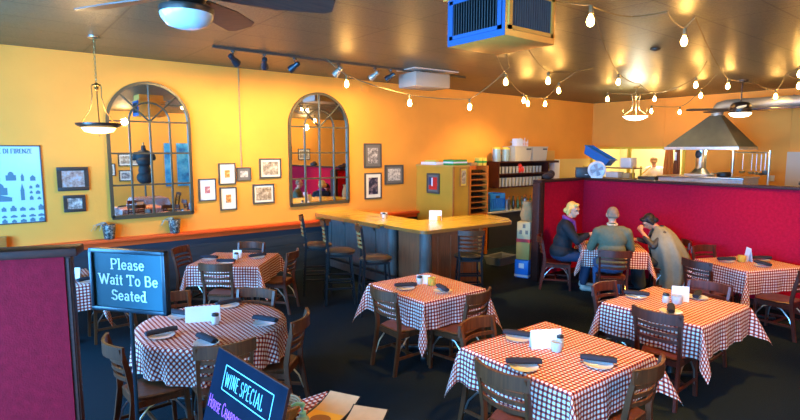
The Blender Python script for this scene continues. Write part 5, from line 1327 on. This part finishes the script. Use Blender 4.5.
def pendant(loc, zb, r, glass, metal, label, kind, group):
    x, y = loc; t = empty('pendant_lamp', (x, y, CE), 0, label, 'pendant lamp', group)
    dz = zb-CE; hub = dz+.60 if kind == 0 else dz+.52
    MB().lathe([(.07, 0), (.068, -.015), (.03, -.03), (.0, -.032)], n=24).build('canopy', M['steel'] if kind == 0 else metal, t)
    q = MB(); z = -.03; k = 0
    while z > hub+.05:
        c_, s_ = (1, 0) if k % 2 else (0, 1)
        q.tube([(.010*math.cos(2*PI*j/8)*c_, .010*math.cos(2*PI*j/8)*s_, z-.02+.022*math.sin(2*PI*j/8)) for j in range(8)], .0035, 5, closed=True); z -= .034; k += 1
    q.cyl((0.008, 0, -.03), (.008, 0, hub), .003, n=5)
    q.build('chain', metal, t)
    MB().lathe([(.0, hub+.05), (.02, hub+.04), (.05, hub+.01), (.02, hub-.01), (.03, hub-.04), (.0, hub-.06)], n=16).build('hub', metal, t)
    for k in range(3):
        a = 2*PI*k/3+.4; ca, sa = math.cos(a), math.sin(a)
        zr = dz+.11
        pts = [(.02, hub), (.05, hub+.03), (.065, hub+.0), (.06, hub-.12), (.10, (hub+zr)/2-.05), (r*.85, zr+.02)]
        if kind: pts = [(.02, hub-.02), (.07, hub+.05), (.10, hub+.02), (.07, hub-.10), (.10, (hub+zr)/2-.08), (r*.95, zr+.02), (r*1.12, zr+.10), (r*1.02, zr+.13)]
        MB().tube([(p*ca, p*sa, z_) for p, z_ in pts], .009 if kind else .007, 6).build('arm', metal, t)
    if kind == 0:
        MB().lathe([(r*.80, dz+.085), (r*.98, dz+.13), (r, dz+.135), (r*.98, dz+.11), (r*.74, dz+.075)], n=36).build('rim', M['fan_body'], t)
    MB().lathe([(r*.98 if kind else r*.78, dz+.09), (r*.9 if kind else r*.74, dz+.07), (r*.62, dz+.025), (r*.3, dz+.004), (0, dz), (.0, dz+.006), (r*.6, dz+.034), (r*.72, dz+.09)], n=36).build('glass_bowl', glass, t)
    MB().lathe([(0, dz-.035), (.012, dz-.025), (.008, dz-.008), (.02, dz+.0)], n=12).build('finial', metal, t)
    return t
pendant((1.24, 7.80), 2.52, .265, M['alabaster_on'], M['brass'], 'bronze-rimmed glowing bowl pendant hanging left of the arched mirror', 0, 'bowl pendant lamps')
pendant((11.72, 6.16), 2.99, .27, M['alabaster_white'], M['brass'], 'bright white bowl pendant with scrolled arms above the kitchen partition', 1, 'bowl pendant lamps')

# track with spot heads
tr = empty('track_rail', (2.62, 7.42, CE), 0, 'dark track rail along the ceiling holding six spotlights', 'track')
MB().box(0, 4.9, -.018, .018, -.035, 0).build('rail', M['track'], tr)
def mk_spot():
    t = empty('track_spotlight'); t['category'] = 'spotlight'; t.scale = (.85,)*3
    MB().cyl((0, 0, 0), (0, 0, -.10), .010).box(-.03, .03, -.02, .02, -.03, 0).build('stem', M['track'], t)
    T = Matrix.Translation((0, 0, -.14)) @ Matrix.Rotation(R(58), 4, 'X')
    MB().lathe([(.028, .10), (.045, .09), (.05, .05), (.042, .02), (.06, -.04), (.068, -.12), (.062, -.12), (.05, -.05), (0, -.04)], n=20, mtx=T).build('head', M['spot_blue'], t)
    return t
spot = once(mk_spot)
SPX = (2.90, 3.37, 3.86, 4.64, 5.36, 5.70)
names = ['first from the left', 'second from the left', 'third from the left', 'fourth, beside the first string bulb', 'fifth, right of the string bulb', 'last at the right beside the ceiling unit']
for k, x in enumerate(SPX):
    s_ = spot((x, 7.42, CE-.036), R((-60, -25, 30, 10, 20, 40)[k]), 'track spotlight, %s' % names[k], 'track spotlights')
    if k == 3 or k == 4:
        for c_ in s_.children:
            if c_.name.startswith('head'): c_.data = c_.data.copy(); c_.data.materials[0] = M['spot_pale']
# hanging air unit
hv = empty('ceiling_air_unit', (3.27, 2.80, 3.20), 0, 'boxy ceiling air unit with louvred grilles hanging at the top of the photo', 'air unit')
X1, Y1, Z1 = .64, .64, .385
MB().box(0, X1, 0, Y1, 0, Z1, bevel=.004).build('housing', M['unit_metal'], hv)
MB().box(-.004, .0, .0, Y1, 0, Z1).build('side_panel', M['unit_daylit'], hv)['label'] = 'side panel coloured with blue daylight'
MB().box(-.03, X1+.03, -.03, Y1+.03, Z1, Z1+.012).build('flange', M['unit_metal'], hv)
MB().box(.03, X1-.03, .03, Y1-.03, Z1+.012, CE-3.2-.001).build('neck', M['unit_metal'], hv)
for side in range(2):
    g_ = MB(); T = Matrix.Identity(4) if side == 0 else Matrix.Translation((0, Y1, 0)) @ Matrix.Rotation(R(-90), 4, 'Z')
    gf = MB()
    for (a, b, c, d) in ((.03, X1-.03, Z1-.045, Z1-.015), (.03, X1-.03, .05, .08), (.03, .07, .05, Z1-.015), (X1-.07, X1-.03, .05, Z1-.015)): gf.box(a, b, -.014, 0, c, d, mtx=T)
    gf.build('grille_frame', M['unit_metal'] if side == 0 else M['unit_daylit'], hv)
    MB().box(.07, X1-.07, -.004, 0, .08, Z1-.045, mtx=T).build('grille_back', M['vent_dark'], hv)
    for k in range(17): g_.box(.08+k*.0295, .084+k*.0295, -.012, -.003, .08, Z1-.045, mtx=T)
    g_.build('louvres', M['vent_bar'], hv)
# flat unit at ceiling
pu = empty('ceiling_projector', (5.98, 7.08, 3.42), R(-3), 'flat pale box unit fixed to the ceiling right of the track spotlights', 'ceiling unit')
MB().box(0, .78, 0, .52, 0, .25, bevel=.02).build('housing', M['unit_light'], pu); MB().box(-.02, .98, .0, .55, .30, .315).build('mount_plate', M['unit_white'], pu); MB().box(.3, .5, .2, .4, .25, .318).build('bracket', M['track'], pu)
# sprinkler-like fittings
for k, (x, y, lb) in enumerate(((7.6, 3.75, 'dark smoke fitting on the ceiling in the middle of the string lights'), (4.5, 1.75, 'tiny dark fitting on the ceiling at upper right'))):
    o = MB().lathe([(.07, 0), (.065, -.02), (.03, -.035), (0, -.04)], n=16).build('smoke_detector', M['fan_body']); o.location = (x, y, CE-.0005); tag(o, lb, 'detector')

# string lights
def mk_bulb():
    t = empty('string_bulb'); t['category'] = 'bulb'
    MB().lathe([(.006, .14), (.016, .135), (.020, .125), (.020, .065), (.014, .055)], n=12).build('socket', M['wire'], t)
    MB().lathe([(.012, .058), (.016, .045), (.030, .015), (.034, -.01), (.030, -.032), (.015, -.05), (0, -.055)], n=16).build('glass_bulb', M['bulb'], t); return t
bulb = once(mk_bulb)
BL = [((4.62, 7.16, 3.35), 'string bulb just below the track, farthest left of all'), ((5.72, 6.93, 3.10), 'string bulb over the wall between track and cabinet, second from left'), ((6.65, 6.44, 3.05), 'string bulb hanging lower right of the flat ceiling unit, third from left'),
 ((6.70, 5.70, 3.40), 'string bulb under the air unit, left of its cluster'), ((8.99, 7.15, 3.35), 'dimmer, left bulb of the close pair at the corner of the cluster'), ((9.09, 7.12, 3.29), 'right bulb of the close pair in the cluster below the air unit'),
 ((9.57, 7.04, 3.30), 'lowest string bulb of the cluster right of the close pair'), ((7.13, 5.20, 3.40), 'upper bright string bulb of the cluster right of the air unit'), ((8.40, 5.89, 3.40), 'string bulb at the right end of the cluster'),
 ((11.04, 6.46, 3.45), 'string bulb left of the white bowl pendant over the wall corner'), ((8.85, 4.99, 3.50), 'string bulb hanging above the white bowl pendant'), ((4.52, 2.85, 3.50), 'large string bulb at the top near the air unit'),
 ((6.15, 2.72, 3.50), 'large string bulb in the upper middle of the right-hand ceiling'), ((9.93, 4.15, 3.45), 'string bulb, upper of two stacked left of the kitchen fan'), ((11.87, 4.85, 3.45), 'string bulb, lower of two stacked left of the kitchen fan'),
 ((11.05, 4.05, 3.50), 'string bulb just left of the kitchen fan rod'), ((14.0, 6.20, 3.28), 'lowest string bulb near the kitchen wall seam above the hood'), ((12.73, 3.77, 3.40), 'string bulb right of the kitchen fan in front of its red-lit blade'),
 ((10.17, 2.71, 3.50), 'upper string bulb at the right edge of the photo'), ((11.52, 3.07, 3.45), 'lower string bulb at the right edge of the photo'), ((11.86, 5.81, 3.45), 'string bulb right of the white bowl pendant, upper one'), ((13.5, 6.68, 3.31), 'string bulb right of the white bowl pendant, lower one')]
for p, lb in BL: bulb(p, 0, lb, 'string light bulbs')
def top(k): p = BL[k][0]; return Vector((p[0], p[1], p[2]+.135))
def sag(pts, amt=.05, n=5):
    out = []
    for a, b in zip(pts[:-1], pts[1:]):
        a = Vector(a); b = Vector(b)
        for i in range(n): t = i/n; q = a.lerp(b, t); q.z -= amt*4*t*(1-t)*min(1.5, (b-a).length/2); q.z = min(q.z, CE-.012); out.append(q)
    out.append(Vector(pts[-1])); return out
cz = CE-.015
strands = [([(4.35, 7.30, cz), top(0), top(1), top(2), (6.2, 5.2, 3.52), (4.0, 3.46, 3.50)], 'cable of string lights sagging along the yellow wall from the track'),
 ([(3.80, 3.48, 3.50), top(3), top(4), top(5), top(6), top(8), (8.3, 5.4, cz)], 'cable looping under the air unit through the close pair of bulbs'),
 ([(3.95, 3.30, 3.50), top(7), (8.4, 5.2, cz)], 'short cable from the air unit to the bright upper bulb'),
 ([(4.2, 3.2, cz), top(11), (5.48, 2.97, cz-.02), (5.6, 2.66, cz-.01), (5.9, 2.75, cz-.03), top(12), (6.10, 2.60, cz), top(15), (11.6, 3.8, 3.58), top(17), (10.9, 3.1, 3.6), top(18), (9.0, 2.4, cz)], 'long cable of string lights crossing the right-hand ceiling to the kitchen fan'),
 ([top(11), top(10), (10.2, 5.3, 3.60), top(20), top(13), (9.2, 3.7, cz)], 'cable from the big top bulb down past the white bowl pendant'),
 ([top(9), top(20)], 'cable between the bulbs on both sides of the white bowl pendant'),
 ([top(21), top(16), top(14), (10.9, 4.2, cz)], 'low cable to the bulbs nearest the kitchen wall'),
 ([top(19), (12.0, 3.4, cz)], 'short cable at the right edge of the photo')]
for pts, lb in strands:
    o = MB().tube(sag(pts), .0075, 6).build('light_cable', M['wire']); tag(o, lb, 'cable', 'string light cables')

# ------------------------------------------------------------------ light
def light(kind, name, loc, energy, col, size=.1, rot=None, **kw):
    d = bpy.data.lights.new(name, kind); d.energy = energy; d.color = col
    o = bpy.data.objects.new(name, d); C.objects.link(o); o.location = loc
    if rot: o.rotation_euler = rot
    if kind == 'AREA': d.shape = 'RECTANGLE'; d.size = kw['w']; d.size_y = kw['h']
    elif kind == 'SPOT': d.spot_size = kw['cone']; d.spot_blend = .7; d.shadow_soft_size = size
    else: d.shadow_soft_size = size
    return o
def aim(o, tgt): o.rotation_euler = (Vector(tgt)-o.location).to_track_quat('-Z', 'Y').to_euler()
for (a, b) in ((-2.6, -.3), (.1, 2.4), (2.8, 5.1), (5.5, 7.2)):
    light('AREA', 'window_daylight', (WX-.25, (a+b)/2, 1.75), (540 if a < 5 else 620)*(b-a)/2.3, (.12, .46, 1.0), rot=(0, R(-90), 0), w=2.0, h=b-a)
WARM = (1.0, .45, .06)
for k, x in enumerate(SPX):
    s_ = light('SPOT', 'track_lamp', (x, 7.48, CE-.22), 95, (1, .66, .28), .04, cone=R(95)); aim(s_, (x+(-.3, .1, .3, .2, .4, .6)[k], 9.1, 2.2))
light('POINT', 'pendant_lamp_light', (1.24, 7.80, 2.80), 22, (1, .66, .30), .06)
light('POINT', 'pendant_lamp_light', (11.72, 6.16, 3.22), 22, (1, .86, .60), .06)
# added warm spots without fittings, for the orange glow on the tabletops
for (x, y, e, tx, ty, cn) in ((3.2, 2.0, 330, 3.4, 2.33, 50), (5.1, 1.9, 360, 5.4, 2.35, 50), (7.3, 1.8, 300, 8.1, 2.9, 62), (3.6, 3.8, 240, 3.93, 4.5, 44), (7.0, 2.8, 230, 7.9, 4.5, 52), (2.6, 6.0, 110, 2.8, 7.3, 50), (1.5, 3.9, 130, 1.6, 4.7, 42), (1.4, 1.6, 110, 1.5, 2.4, 40)):
    l_ = light('SPOT', 'added_table_spot', (x, y, CE-.05), e, WARM, .12, cone=R(cn)); aim(l_, (tx, ty, .75))
l_ = light('SPOT', 'added_bar_spot', (5.2, 6.9, CE-.05), 330, (1, .66, .22), .1, cone=R(70)); aim(l_, (6.2, 6.9, 1.0))  # added spot without a fitting, brightens the bar top
l_ = light('SPOT', 'added_bar_spot', (9.6, 7.3, CE-.05), 190, (1, .68, .28), .1, cone=R(95)); aim(l_, (9.6, 8.6, 1.2))  # added spot without a fitting, brightens the shelf behind the bar
light('AREA', 'kitchen_light', (16.3, 7.4, 3.6), 130, (1, .90, .58), rot=(0, 0, 0), w=1.4, h=2.2)
for x_ in (4.0, 7.0, 11.0): light('POINT', 'added_south_wall_fill', (x_, SY+1.2, 3.3), 70, (1, .68, .30), .1)  # unseen fill lights added to brighten the south wall in the mirrors
light('POINT', 'hood_lamp', (13.0, 5.0, 2.30), 14, (1, .75, .4), .06)
w_ = bpy.data.worlds.new('world'); SC.world = w_; w_.use_nodes = True
w_.node_tree.nodes['Background'].inputs[0].default_value = (.35, .55, .9, 1); w_.node_tree.nodes['Background'].inputs[1].default_value = .5

# ------------------------------------------------------------------ render look
SC.view_settings.view_transform = 'Standard'; SC.view_settings.look = 'None'; SC.view_settings.gamma = 1; SC.view_settings.use_curve_mapping = False
SC.view_settings.exposure = .85
SC.cycles.max_bounces = 7; SC.cycles.diffuse_bounces = 4; SC.cycles.glossy_bounces = 4; SC.cycles.transmission_bounces = 6
SC.cycles.sample_clamp_indirect = 4; SC.cycles.use_denoising = True; SC.cycles.caustics_reflective = False; SC.cycles.caustics_refractive = False
